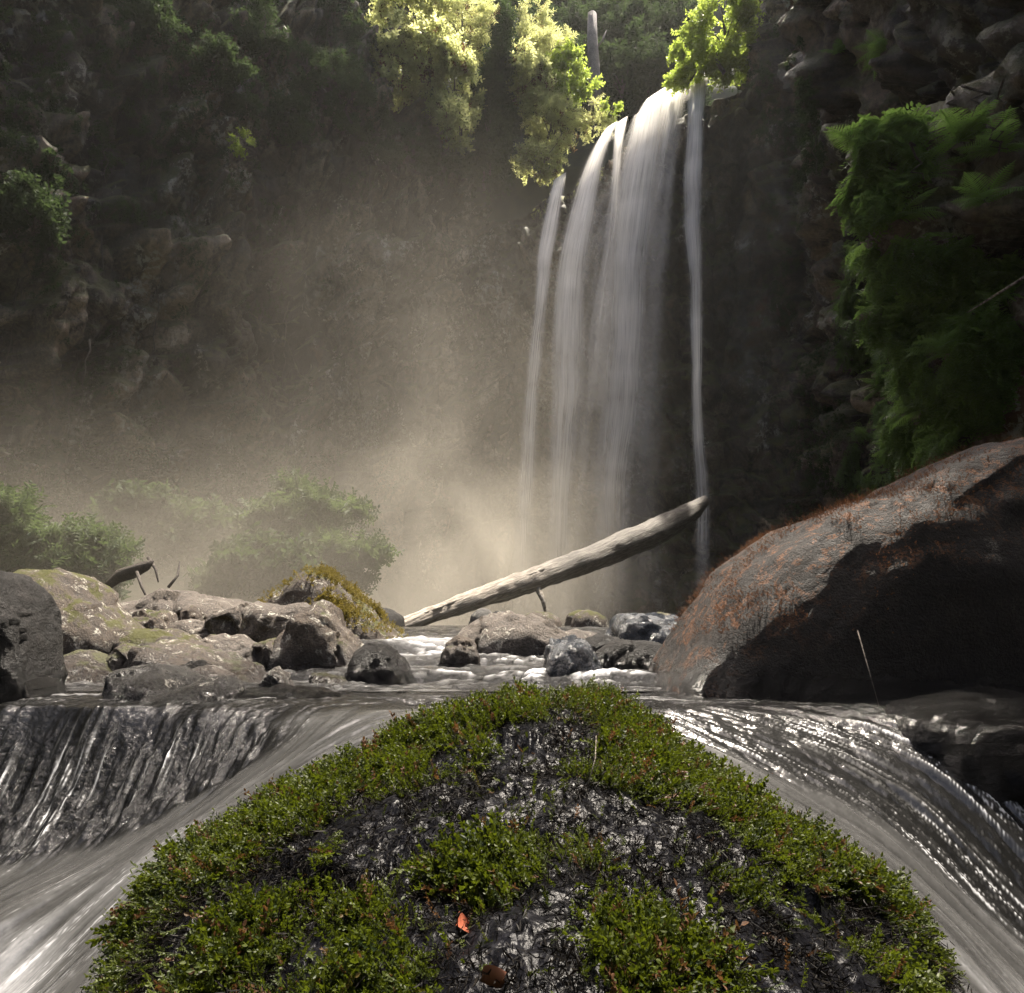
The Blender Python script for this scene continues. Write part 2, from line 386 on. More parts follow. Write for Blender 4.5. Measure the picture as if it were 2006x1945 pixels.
def rbf_fit(P, v, eps=1e-3):
    d = np.linalg.norm(P[:, None]-P[None], axis=2); K = d**2*np.log(d+1e-6)+np.eye(len(P))*eps
    A = np.block([[K, np.c_[np.ones(len(P)), P]], [np.c_[np.ones(len(P)), P].T, np.zeros((3, 3))]])
    return np.linalg.solve(A, np.r_[v, 0, 0, 0])
def rbf_eval(P, wt, q):
    out = np.empty(len(q))
    for i in range(0, len(q), 40000):
        b = q[i:i+40000]; d = np.linalg.norm(b[:, None]-P[None], axis=2)
        out[i:i+40000] = (d**2*np.log(d+1e-6))@wt[:len(P)]+wt[-3]+b@wt[-2:]
    return out
WR = rbf_fit(cp[:, :2], cp[:, 2])
FLOW = [  # px, py, Y, direction (x, y)
    (0, 1500, 2.3, -.06, -1), (200, 1500, 2.3, .02, -1), (400, 1480, 2.3, .1, -1), (560, 1440, 2.3, -.2, -1), (-400, 1500, 2.3, 0, -1), (120, 1600, 2.27, -.1, -1), (0, 1600, 2.3, 0, -1), (300, 1480, 2.4, .1, -1), (100, 1420, 2.43, 0, -1), (300, 1420, 2.43, .05, -1), (480, 1450, 2.37, -.1, -1), (-100, 1500, 2.38, 0, -1), (0, 1700, 2.1, -.7, -.7), (250, 1640, 2.1, -.8, -.6), (450, 1550, 2.12, -.85, -.5),
    (700, 1460, 2.1, -.85, -.5), (860, 1425, 2.2, -.9, -.35), (500, 1600, 1.85, -.75, -.66), (350, 1660, 1.9, -.72, -.7), (200, 1760, 1.8, -.65, -.75), (430, 1715, 1.6, -.45, -.9), (250, 1900, 1.45, -.35, -.93), (0, 1900, 1.75, -.6, -.8),
    (600, 1385, 2.7, -1, -.12), (100, 1385, 2.7, -1, -.1), (1000, 1385, 2.7, -1, -.2), (1500, 1385, 2.7, 1, -.15), (300, 1370, 3.3, -1, -.06), (1600, 1370, 3.3, 1, -.1),
    (1320, 1410, 2.25, .8, -.5), (1500, 1420, 2.35, .93, -.36), (1700, 1450, 2.3, .86, -.5), (1900, 1530, 2.2, .68, -.73), (2006, 1650, 2.1, .5, -.86), (1400, 1500, 2.05, .78, -.6), (1600, 1570, 2.0, .76, -.65), (1800, 1680, 1.95, .6, -.8),
    (1600, 1660, 1.7, .68, -.73), (1800, 1790, 1.6, .6, -.8), (1950, 1900, 1.55, .35, -.93), (2200, 1700, 2.1, .3, -.95)]
fp = np.array([tuple(at(a, b, c))[:2] for a, b, c, _, _ in FLOW]); fd = np.array([(d, e) for *_, d, e in FLOW]); fd /= np.linalg.norm(fd, axis=1)[:, None]

def water_mat(name, base=(.005, .005, .0048), foam_col=(.17, .169, .165), rough=.06, milky=1.0):
    k = NT(name)
    foam_glint = k.attr('foam_glint'); s = k.attr('streak')
    p = k.pos()
    n = k.noise(42, detail=4, rough=.65)
    fm = k.math('MULTIPLY', foam_glint, k.rng(k.math('ADD', k.math('MULTIPLY', s, .7), k.math('MULTIPLY', n, .3)), .22, .72, .25, 1.0), clamp=True)
    fine = k.noise(55, k.map(p, (1, 1, 1)), detail=5, rough=.7, dist=.6)
    b = k.bump(fine, k.attr('chop'), .018)
    wtr = k.pbsdf(Base_Color=base, Roughness=rough, Normal=b, IOR=1.33, **{'Specular_IOR_Level': .85})
    fcol = k.mix(k.rng(foam_glint, .35, .8), foam_col, (.62, .63, .65))
    fo = k.pbsdf(Base_Color=fcol, Roughness=.55, Normal=b)
    return k.done(k.n('MixShader', ins={0: k.math('MULTIPLY', fm, milky, clamp=True), 1: wtr, 2: fo}).outputs[0])
M['water'] = water_mat('stream_water')

def lic(noise, vx, vy, steps, h):
    H, W = noise.shape; yy, xx = np.mgrid[0:H, 0:W].astype(np.float32)
    acc = noise.copy(); cnt = 1
    for sgn in (1, -1):
        px, py = xx.copy(), yy.copy()
        for i in range(steps):
            ix = np.clip(px.round().astype(int), 0, W-1); iy = np.clip(py.round().astype(int), 0, H-1)
            px = px+sgn*h*vx[iy, ix]; py = py+sgn*h*vy[iy, ix]
            ix = np.clip(px.round().astype(int), 0, W-1); iy = np.clip(py.round().astype(int), 0, H-1)
            acc += noise[iy, ix]; cnt += 1
    acc /= cnt; return acc
def norm01(a):
    lo, hi = np.percentile(a, 1), np.percentile(a, 99); return np.clip((a-lo)/(hi-lo), 0, 1)
def blur(a, n):
    for _ in range(n):
        a = (a+np.roll(a, 1, 0)+np.roll(a, -1, 0)+np.roll(a, 1, 1)+np.roll(a, -1, 1))/5
    return a

def near_water():
    st_ = .006
    xs = np.arange(-2.3, 2.9, st_); ys = np.concatenate([np.arange(.9, 3.0, st_)])
    nx, ny = len(xs), len(ys); X, Y = np.meshgrid(xs, ys); q = np.stack([X.ravel(), Y.ravel()], 1)
    # evaluate the smooth sheet on a coarse grid and interpolate
    cs = .03; cx = np.arange(-2.35, 3.0, cs); cyy = np.arange(.85, 3.1, cs); CX, CY = np.meshgrid(cx, cyy); cq = np.stack([CX.ravel(), CY.ravel()], 1)
    cz = rbf_eval(cp[:, :2], WR, cq).reshape(CX.shape)
    wgt = np.exp(-((cq[:, None]-fp[None])**2).sum(2)/(2*.11**2))+1e-12
    cv = (wgt@fd)/wgt.sum(1)[:, None]; cvx = cv[:, 0].reshape(CX.shape); cvy = cv[:, 1].reshape(CX.shape)
    gx = (X-cx[0])/cs; gy = (Y-cyy[0])/cs; i0 = np.floor(gx).astype(int); j0 = np.floor(gy).astype(int); fx, fy = gx-i0, gy-j0
    i0 = np.clip(i0, 0, len(cx)-2); j0 = np.clip(j0, 0, len(cyy)-2)
    bil = lambda A: A[j0, i0]*(1-fx)*(1-fy)+A[j0, i0+1]*fx*(1-fy)+A[j0+1, i0]*(1-fx)*fy+A[j0+1, i0+1]*fx*fy
    Z = bil(cz); VX = bil(cvx); VY = bil(cvy); l = np.sqrt(VX**2+VY**2)+1e-6; VX /= l; VY /= l
    wn = rng.random((ny, nx)).astype(np.float32)
    fine = norm01(lic(blur(wn, 1), VX, VY, 9, 1.)); coarse = norm01(lic(norm01(blur(rng.random((ny, nx)).astype(np.float32), 14)), VX, VY, 34, 1.6))
    thin = norm01(lic(rng.random((ny, nx)).astype(np.float32), VX, VY, 30, 1.))
    mid = norm01(lic(norm01(blur(rng.random((ny, nx)).astype(np.float32), 4)), VX, VY, 20, 1.2))
    gzy, gzx = np.gradient(blur(Z, 4), st_); slope = np.sqrt(gzx**2+gzy**2)
    pool = sstep(2.36, 2.5, Y)
    casc = sstep(.35, .9, slope)*sstep(-.45, -.7, X)*(1-pool)*sstep(.25, .75, np.clip((Y-(2.22+.22*(X+.35)))/.2, -.5, 1.5))          # the little fall on the left
    # chute masks by distance from the mossy boulder: silky next to it, choppy further out
    p3 = np.stack([X.ravel(), Y.ravel(), X.ravel()*0], 1)
    patch = fbm(p3*2.2, 3, 61).reshape(ny, nx)
    right = sstep(.3, .5, X)
    # signed position across the right stream: 0 at the boulder, 1 far out
    across_r = np.clip((Y-(2.28-.62*(X-.35)))/.55, -.5, 1.5)
    across_l = np.clip((Y-(2.12+.55*(X+.35)))/.4, -.5, 1.5)
    bp = np.array([tuple(at(*q))[:2] for q in ((1310, 1415, 2.28), (1500, 1490, 2.12), (1700, 1590, 2.02), (1850, 1700, 1.94), (2006, 1830, 1.88), (2300, 2000, 1.8))]); yb = np.interp(X, bp[:, 0], bp[:, 1])
    bd = (Y-yb)/.10+.5*patch
    silk_r = right*(1-sstep(-.6, .6, bd)); silk_l = (1-right)*np.maximum(1-sstep(.45, .85, across_l+.15*patch), .75*(1-sstep(.0, .5, casc)))*(1-pool)
    rough_r = right*sstep(-.6, .5, bd)*(1-pool)
    foam_glint = .01+.42*silk_r*(.85+.3*patch)+.50*silk_l*(.75+.35*patch)+.07*casc*sstep(.45, .9, mid)+.04*rough_r*sstep(.5, .8, mid)
    foam_glint += .25*sstep(-.70, -.82, Z)*sstep(-.8, -1.1, X)
    foam_glint *= (.6+.6*coarse)
    gate = sstep(-.35, .4, fbm(p3*np.array([7, 5, 1]), 3, 65)).reshape(ny, nx)
    foam_glint += (1.4*rough_r*sstep(.55, .82, thin)*sstep(.3, .6, coarse)*(.4+.6*gate)+.12*rough_r*coarse+1.3*casc*sstep(.55, .88, thin)*(.25+.75*gate)*sstep(.15, .5, mid)+.25*(silk_l+.3*silk_r)*sstep(.75, .95, thin)*gate)  # thin bright lines: water glints painted in along with the foam
    foam_glint *= (1-.75*pool)
    foam_glint += .45*pool*sstep(.82, .95, mid)*sstep(2.5, 2.7, Y)
    amp_c = .010*silk_l+.008*silk_r+.006*casc+.014*rough_r+.003*pool
    amp_m = .0035*silk_l+.003*silk_r+.005*casc+.008*rough_r+.004*pool
    amp_f = .0006*silk_l+.0006*silk_r+.005*casc+.0035*rough_r+.0010*pool
    disp = (coarse-.5)*2*amp_c+(mid-.5)*2*amp_m+(fine-.5)*2*amp_f
    crink = fbm(p3*np.array([30, 17, 1]), 3, 77).reshape(ny, nx)
    disp += crink*(.019*casc+.0006*rough_r+.003*pool)+fbm(p3*np.array([80, 40, 1]), 2, 79).reshape(ny, nx)*(.0062*casc+.0002*rough_r+.001*pool)+(thin-.5)*.004*(rough_r+.4*silk_r+.4*silk_l)
    Z = np.where(Y > 2.36, np.minimum(Z, -.288), Z)+disp
    me = mesh_np('stream_water', np.stack([X.ravel(), Y.ravel(), Z.ravel()], 1), grid_faces(nx, ny))
    attr(me, 'foam_glint', np.clip(foam_glint, 0, 1).ravel()); attr(me, 'streak', (.3*mid+.3*fine+.4*thin).ravel())
    attr(me, 'chop', np.clip(.10+.5*casc+.03*rough_r+.25*pool, 0, 1).ravel())
    link('stream_water', me, M['water'], kind='structure')
near_water()

def far_water():
    nx, ny = 520, 420
    xs = np.linspace(-1, 1, nx); xs = np.sign(xs)*(.45*np.abs(xs)+.55*np.abs(xs)**3)*8+.6; t = np.linspace(0, 1, ny); ys = 2.995+(t**1.8)*24
    X, Y = np.meshgrid(xs, ys); p = np.stack([X.ravel(), Y.ravel(), X.ravel()*0], 1)
    wob = (fbm(p*.9, 2, 3)*.25).reshape(ny, nx)
    Yw = Y+wob
    Z = -.285+.035*sstep(3.35, 3.6, Yw)+.05*sstep(4.1, 4.3, Yw)+.09*sstep(4.45, 4.75, Yw)+.05*sstep(5.6, 6.6, Yw)
    st1 = np.exp(-((Yw-3.47)/.10)**2)+np.exp(-((Yw-4.2)/.1)**2)+1.2*np.exp(-((Yw-4.55)/.18)**2)
    n1 = fbm(p*np.array([2.2, 7, 1]), 4, 41).reshape(ny, nx); n2 = fbm(p*np.array([9, 22, 1]), 3, 43).reshape(ny, nx)
    far = sstep(7, 12, Y)
    n3 = fbm(p*np.array([24, 55, 1]), 3, 47).reshape(ny, nx)
    Z = Z+(n1*.012+n2*.010+n3*.005*sstep(9, 5, Y))*(1+.8*np.clip(st1, 0, 1.5))*sstep(2.99, 3.1, Y)
    foam_glint = np.clip(st1*(.3+.8*n1+.5*n2), 0, 1)*.75*sstep(-.3, .5, n3+.5*n2)+.08*sstep(.2, .8, n1)+.25*sstep(.35, .8, n3+n2*.6)*sstep(9, 5, Y)
    foam_glint += .7*np.exp(-((X+.62)/.35)**2-((Y-4.9)/.5)**2)
    foam_glint += .5*sstep(19.5, 22, Y)
    me = mesh_np('stream_water', np.stack([X.ravel(), Y.ravel(), Z.ravel()], 1), grid_faces(nx, ny))
    attr(me, 'foam_glint', np.clip(foam_glint, 0, 1).ravel()); attr(me, 'streak', np.clip(.5+n2*.6, 0, 1).ravel()); attr(me, 'chop', (.55+.2*np.clip(st1, 0, 1)).ravel())
    link('stream_water', me, M['water'], kind='structure')
far_water()

# ------------------------------------------------------------------ waterfall
def fall_material():
    k = NT('falling_water')
    uv = k.n('UVMap').outputs[0]
    u = k.z(uv, 0); v = k.z(uv, 1)
    a = k.noise(1.0, k.map(uv, (15, .55, 1)), detail=4, rough=.6); b = k.noise(1.0, k.map(uv, (48, 1.2, 1)), detail=3, rough=.6)
    c = k.noise(1.0, k.map(uv, (6, .8, 1)), detail=2)
    s = k.math('ADD', k.math('MULTIPLY', a, .5), k.math('ADD', k.math('MULTIPLY', b, .25), k.math('MULTIPLY', c, .25)))
    s = k.rng(s, .34, .60)
    edge = k.math('MULTIPLY', k.rng(u, .02, .36), k.rng(u, .98, .64)); edge = k.math('POWER', edge, .7)
    dn_ = k.attr('dens'); s = k.math('POWER', s, k.math('SUBTRACT', 1.7, k.math('MULTIPLY', dn_, 1.3))); al = k.math('MULTIPLY', k.math('MULTIPLY', s, edge), dn_, clamp=True)
    upn = k.n('CombineXYZ', ins={0: .05, 1: -.25, 2: .95}).outputs[0]; dif = k.n('BsdfDiffuse', ins={0: (.9, .875, .81), 2: upn}).outputs[0]; tr = k.n('BsdfTranslucent', ins={0: (.86, .85, .82)}).outputs[0]
    body = k.n('MixShader', ins={0: .25, 1: dif, 2: tr}).outputs[0]
    return k.done(k.n('MixShader', ins={0: al, 1: k.n('BsdfTransparent').outputs[0], 2: body}).outputs[0])
M['fall'] = fall_material()
STRANDS = [  # (py, left px, right px, density) down the strand; lip Y; base Y
    ('leftmost', [(345, 1082, 1112, 1.), (400, 1068, 1103, .95), (458, 1054, 1094, .9), (563, 1046, 1078, .75), (695, 1034, 1064, .55), (800, 1020, 1058, .5), (953, 1012, 1048, .36), (1100, 1000, 1052, .22), (1215, 990, 1060, .1)], 25.6, 23.6),
    ('second', [(243, 1186, 1214, 1.), (280, 1160, 1196, 1.), (321, 1139, 1184, 1.), (405, 1114, 1172, .95), (510, 1087, 1150, .9), (642, 1074, 1150, .7), (800, 1078, 1146, .52), (927, 1072, 1124, .42), (1055, 1072, 1120, .32), (1215, 1060, 1130, .12)], 24.7, 22.8),
    ('thin one beside second', [(235, 1204, 1232, .9), (280, 1200, 1222, .8), (360, 1194, 1216, .55), (450, 1186, 1214, .4), (640, 1150, 1200, .2), (800, 1140, 1190, .12)], 24.5, 23.2),
    ('main', [(180, 1262, 1316, 1.), (205, 1238, 1312, 1.), (250, 1228, 1304, 1.), (320, 1214, 1296, .95), (413, 1192, 1286, .85), (520, 1190, 1272, .8), (642, 1182, 1268, .68), (800, 1170, 1268, .52), (953, 1160, 1240, .34), (1100, 1150, 1240, .2), (1215, 1140, 1240, .1)], 24.0, 22.0),
    ('wide background veil', [(200, 1236, 1330, .5), (300, 1200, 1320, .38), (450, 1120, 1316, .26), (640, 1080, 1310, .2), (900, 1050, 1290, .18), (1100, 1030, 1270, .12), (1215, 1020, 1260, .06)], 24.2, 22.5),
    ('faint veil', [(166, 1302, 1352, .85), (220, 1288, 1346, .5), (320, 1270, 1330, .38), (480, 1256, 1316, .22), (640, 1250, 1306, .14), (900, 1232, 1300, .10), (1180, 1220, 1310, .05)], 23.6, 22.2),
    ('right', [(152, 1342, 1394, 1.), (190, 1346, 1384, .95), (276, 1342, 1380, .85), (405, 1332, 1376, .75), (480, 1344, 1378, .7), (615, 1350, 1380, .6), (800, 1352, 1374, .5), (953, 1358, 1392, .4), (1060, 1362, 1392, .26), (1200, 1360, 1396, .1)], 22.6, 20.6)]
fall_root = link('waterfall', None, loc=at(1200, 170, 24), label='tall silky waterfall dropping off the rock lip in several strands', cat='waterfall')
bpy.context.view_layer.update()
for si, (nm, rows, y0, y1) in enumerate(STRANDS):
    V, F, UV, DN = [], [], [], []
    off = 0
    pyt, pyb = rows[0][0], rows[-1][0]
    A = np.array(rows, float); NR = 70
    tt = np.linspace(0, 1, NR)**1.15; py_ = pyt+(pyb-pyt)*tt
    sm_ = lambda c_: np.convolve(np.pad(np.interp(py_, A[:, 0], A[:, c_]), 4, mode='reflect', reflect_type='odd'), np.ones(9)/9, 'valid')
    wig = np.c_[py_*.018, py_*0+si*9, py_*0]; ww = 2.2*sstep(0, .25, tt)
    l_ = sm_(1)+vnoise(wig, 3)*ww; r_ = sm_(2)+vnoise(wig, 4)*ww; dn = sm_(3)*(1+.18*vnoise(wig*2.2, 5))*(1+.5*sstep(.3, .8, tt))
    zt_ = at(l_[0], py_[0], y0).z
    for layer, (thick, wid, dshift) in enumerate([(.34, 1.0, 1.), (.6, 1.3, .16)]):
        NS = 16; rows_v = []
        prev = None
        # a short run of water over the lip first
        seq = []
        for back, dz, d0 in ((1.1, .02, 0.), (.6, .04, .35), (.25, .03, .85)):
            sl = (r_[0]-l_[0])*.32; pL = at(l_[0], py_[0]+sl, y0); pR = at(r_[0], py_[0]-sl, y0); seq.append((pL+Vector((0, back, dz)), pR+Vector((0, back, dz)), dn[0]*d0, .12))
        for i in range(NR):
            f = (i/(NR-1)); Yc = y0-5.0*f**.5
            sl = (r_[i]-l_[i])*.32*max(0, 1-f*3); pL = at(l_[i], py_[i]+sl, Yc); pR = at(r_[i], py_[i]-sl, Yc); seq.append((pL, pR, dn[i], min(1., .2+f*6)))
        if layer == 1: seq = seq[6:]
        n = len(seq)
        acc = 0
        for i, (pL, pR, dd, tk) in enumerate(seq):
            c_ = (pL+pR)/2; hw = (pR-pL).length/2*wid*.93
            ax = (pR-pL).normalized()
            if i: acc += (c_-prev).length
            prev = c_
            for s_ in range(NS):
                th = 2*math.pi*s_/NS
                pt = c_+ax*(math.cos(th)*hw)+Vector((0, -1, 0))*(math.sin(th)*thick*.5*tk)+Vector((0, 0, .0))
                V.append(tuple(pt)); UV.append(((math.cos(th)+1)/2+(layer*3.1+si*7.7+(0 if math.sin(th) > 0 else 1.37))*0, acc/2.2+si*3+layer*1.7)); DN.append(dd*dshift)
        for i in range(n-1):
            for s_ in range(NS):
                F.append((off+i*NS+s_, off+i*NS+(s_+1) % NS, off+(i+1)*NS+(s_+1) % NS, off+(i+1)*NS+s_))
        off = len(V)
    me = mesh_np('water_strand', np.array(V)-np.array(fall_root.location), np.array(F))
    uvl = me.uv_layers.new(name='UVMap'); li = np.array([l.vertex_index for l in me.loops]); uvl.data.foreach_set('uv', np.array(UV, dtype=np.float32)[li].ravel())
    attr(me, 'dens', DN)
    link('water_strand', me, M['fall'], parent=fall_root, label={0: 'narrow leftmost strand of falling water', 3: 'broad bright main strand of falling water', 4: 'wide thin veil behind the bright strands', 5: 'faint thin veil of falling water', 6: 'thin far right strand of falling water'}.get(si))

# ------------------------------------------------------------------ boulders
_ico = None
def ico(sub=5):
    import bmesh
    bm = bmesh.new(); bmesh.ops.create_icosphere(bm, subdivisions=sub, radius=1)
    v = np.array([x.co[:] for x in bm.verts]); f = np.array([[y.index for y in x.verts] for x in bm.faces]); bm.free(); return v, f
ICO = {s: ico(s) for s in (4, 5, 6)}
def boulder(label, outline, Y, depth, mat, seed, box=.72, rough=.06, facet=.10, cat='boulder', group=None, sub=5, bottom=-.62, name='boulder', fs=1.0, pinch=0.):
    """outline: upper silhouette left to right as the eye sees it (px, py), carried to depth Y; the base is closed under water."""
    pts = [at(a, b, Y) for a, b in outline]
    P = [(p.x, p.z) for p in pts]
    lx, rx = P[0][0], P[-1][0]
    P = P+[(rx-(rx-lx)*.03, bottom), ((lx+rx)/2, bottom-.05), (lx+(rx-lx)*.03, bottom)]
    P = np.array(P); cx = (lx+rx)/2; cz = (P[:, 1].max()*.45+max(bottom, P[:, 1].max()-(rx-lx)*.9)*.55)
    # radial function by intersecting rays with the polygon
    th = np.linspace(-math.pi, math.pi, 361); rad = np.zeros(361)
    for i, t in enumerate(th):
        dx, dz = math.cos(t), math.sin(t); best = 0
        for a in range(len(P)):
            x1, z1 = P[a][0]-cx, P[a][1]-cz; x2, z2 = P[(a+1) % len(P)][0]-cx, P[(a+1) % len(P)][1]-cz
            den = dx*(z2-z1)-dz*(x2-x1)
            if abs(den) < 1e-9: continue
            r = (x1*(z2-z1)-z1*(x2-x1))/den; q = (x1*dz-z1*dx)/den
            if r > 0 and -1e-6 <= q <= 1+1e-6: best = max(best, r)
        rad[i] = best
    kk = np.array([.25, .5, .25]); rr = rad.copy()
    for _ in range(2): rr = np.convolve(np.r_[rr[-2], rr, rr[1]], kk, 'valid')
    v, f = ICO[sub]
    ang = np.arctan2(v[:, 2], v[:, 0]); r = np.interp(ang, th, rr)
    rho = np.sqrt(v[:, 0]**2+v[:, 2]**2); rho2 = rho**box; by = np.sign(v[:, 1])*np.abs(v[:, 1])**box
    size = min(depth, r.mean())
    pos = np.stack([cx+r*rho2*np.cos(ang), Y+depth*by*(1-pinch*np.clip(np.sin(ang), 0, 1)*rho), cz+r*rho2*np.sin(ang)], 1)
    nrm = v.copy()
    if facet > 0:
        e, _, c, tl = worley(pos/size*1.1*fs+seed*3.7, seed)
        pos += nrm*(((c-.5)*.5+tl*.9)*facet*size*1.6)[:, None]*np.array([.6, 1, .6])
    pos += nrm*(fbm(pos/size*1.3+seed*5.1, 5, seed+2)*rough*size)[:, None]
    _, e4, c4, t4 = worley(pos/size*3.1+seed*1.7, seed+40)
    pos += nrm*(((c4-.5)*.35+t4*.8)*facet*size*.55+fbm(pos/size*7, 4, seed+9)*rough*.22*size)[:, None]
    org = np.array([cx, Y, bottom])
    me = mesh_np(name, pos-org, f)
    return link(name, me, mat, label=label, cat=cat, group=group, loc=tuple(org))

WL = -.2
M['b_grey'] = rock_mat('grey_boulder', (.022, .021, .019), (.058, .055, .05), (.115, .11, .10), 2.6, lichen=.1, waterline=WL, wet=.3)
M['b_brown'] = rock_mat('brown_boulder', (.028, .019, .014), (.075, .055, .04), (.15, .12, .09), 2.6, lichen=.18, waterline=WL, moss=.2, moss_col=(.04, .042, .012))
M['b_tan'] = rock_mat('tan_boulder', (.04, .031, .025), (.11, .09, .073), (.22, .19, .16), 2.4, lichen=.15, waterline=WL)
M['b_moss'] = rock_mat('mossy_boulder', (.028, .021, .016), (.075, .056, .041), (.15, .12, .09), 2.6, moss=.38, moss_col=(.045, .045, .010), lichen=.2, waterline=WL)
M['b_blue'] = rock_mat('blue_wet_boulder', (.010, .013, .018), (.025, .032, .042), (.065, .08, .10), 3, wet=1., rough=.5, spec=.8, waterline=WL)
M['b_dark'] = rock_mat('dark_wet_boulder', (.004, .0035, .003), (.010, .009, .008), (.028, .024, .022), 2.8, wet=.3, rough=.62, spec=.25, waterline=WL)
M['b_big'] = rock_mat('great_boulder', (.007, .0058, .005), (.017, .0135, .0115), (.044, .036, .030), 3.2, lichen=.33, lichen_up=True, lichen_col=(.15, .062, .024), wet=.2, spec=.3, waterline=WL)
G = 'boulders heaped across the stream'
big = boulder('huge smooth dark boulder with rusty orange moss filling the right side of the stream', [(1240, 1420), (1262, 1375), (1300, 1302), (1340, 1240), (1380, 1180), (1440, 1108), (1530, 1040), (1600, 1012), (1680, 988), (1760, 944), (1830, 912), (1900, 890), (2006, 874), (2200, 864), (2400, 900), (2550, 1100), (2600, 1400)],
              3.35, .68, M['b_big'], 5, box=.45, rough=.06, facet=.04, sub=6, bottom=-.8, fs=.8)
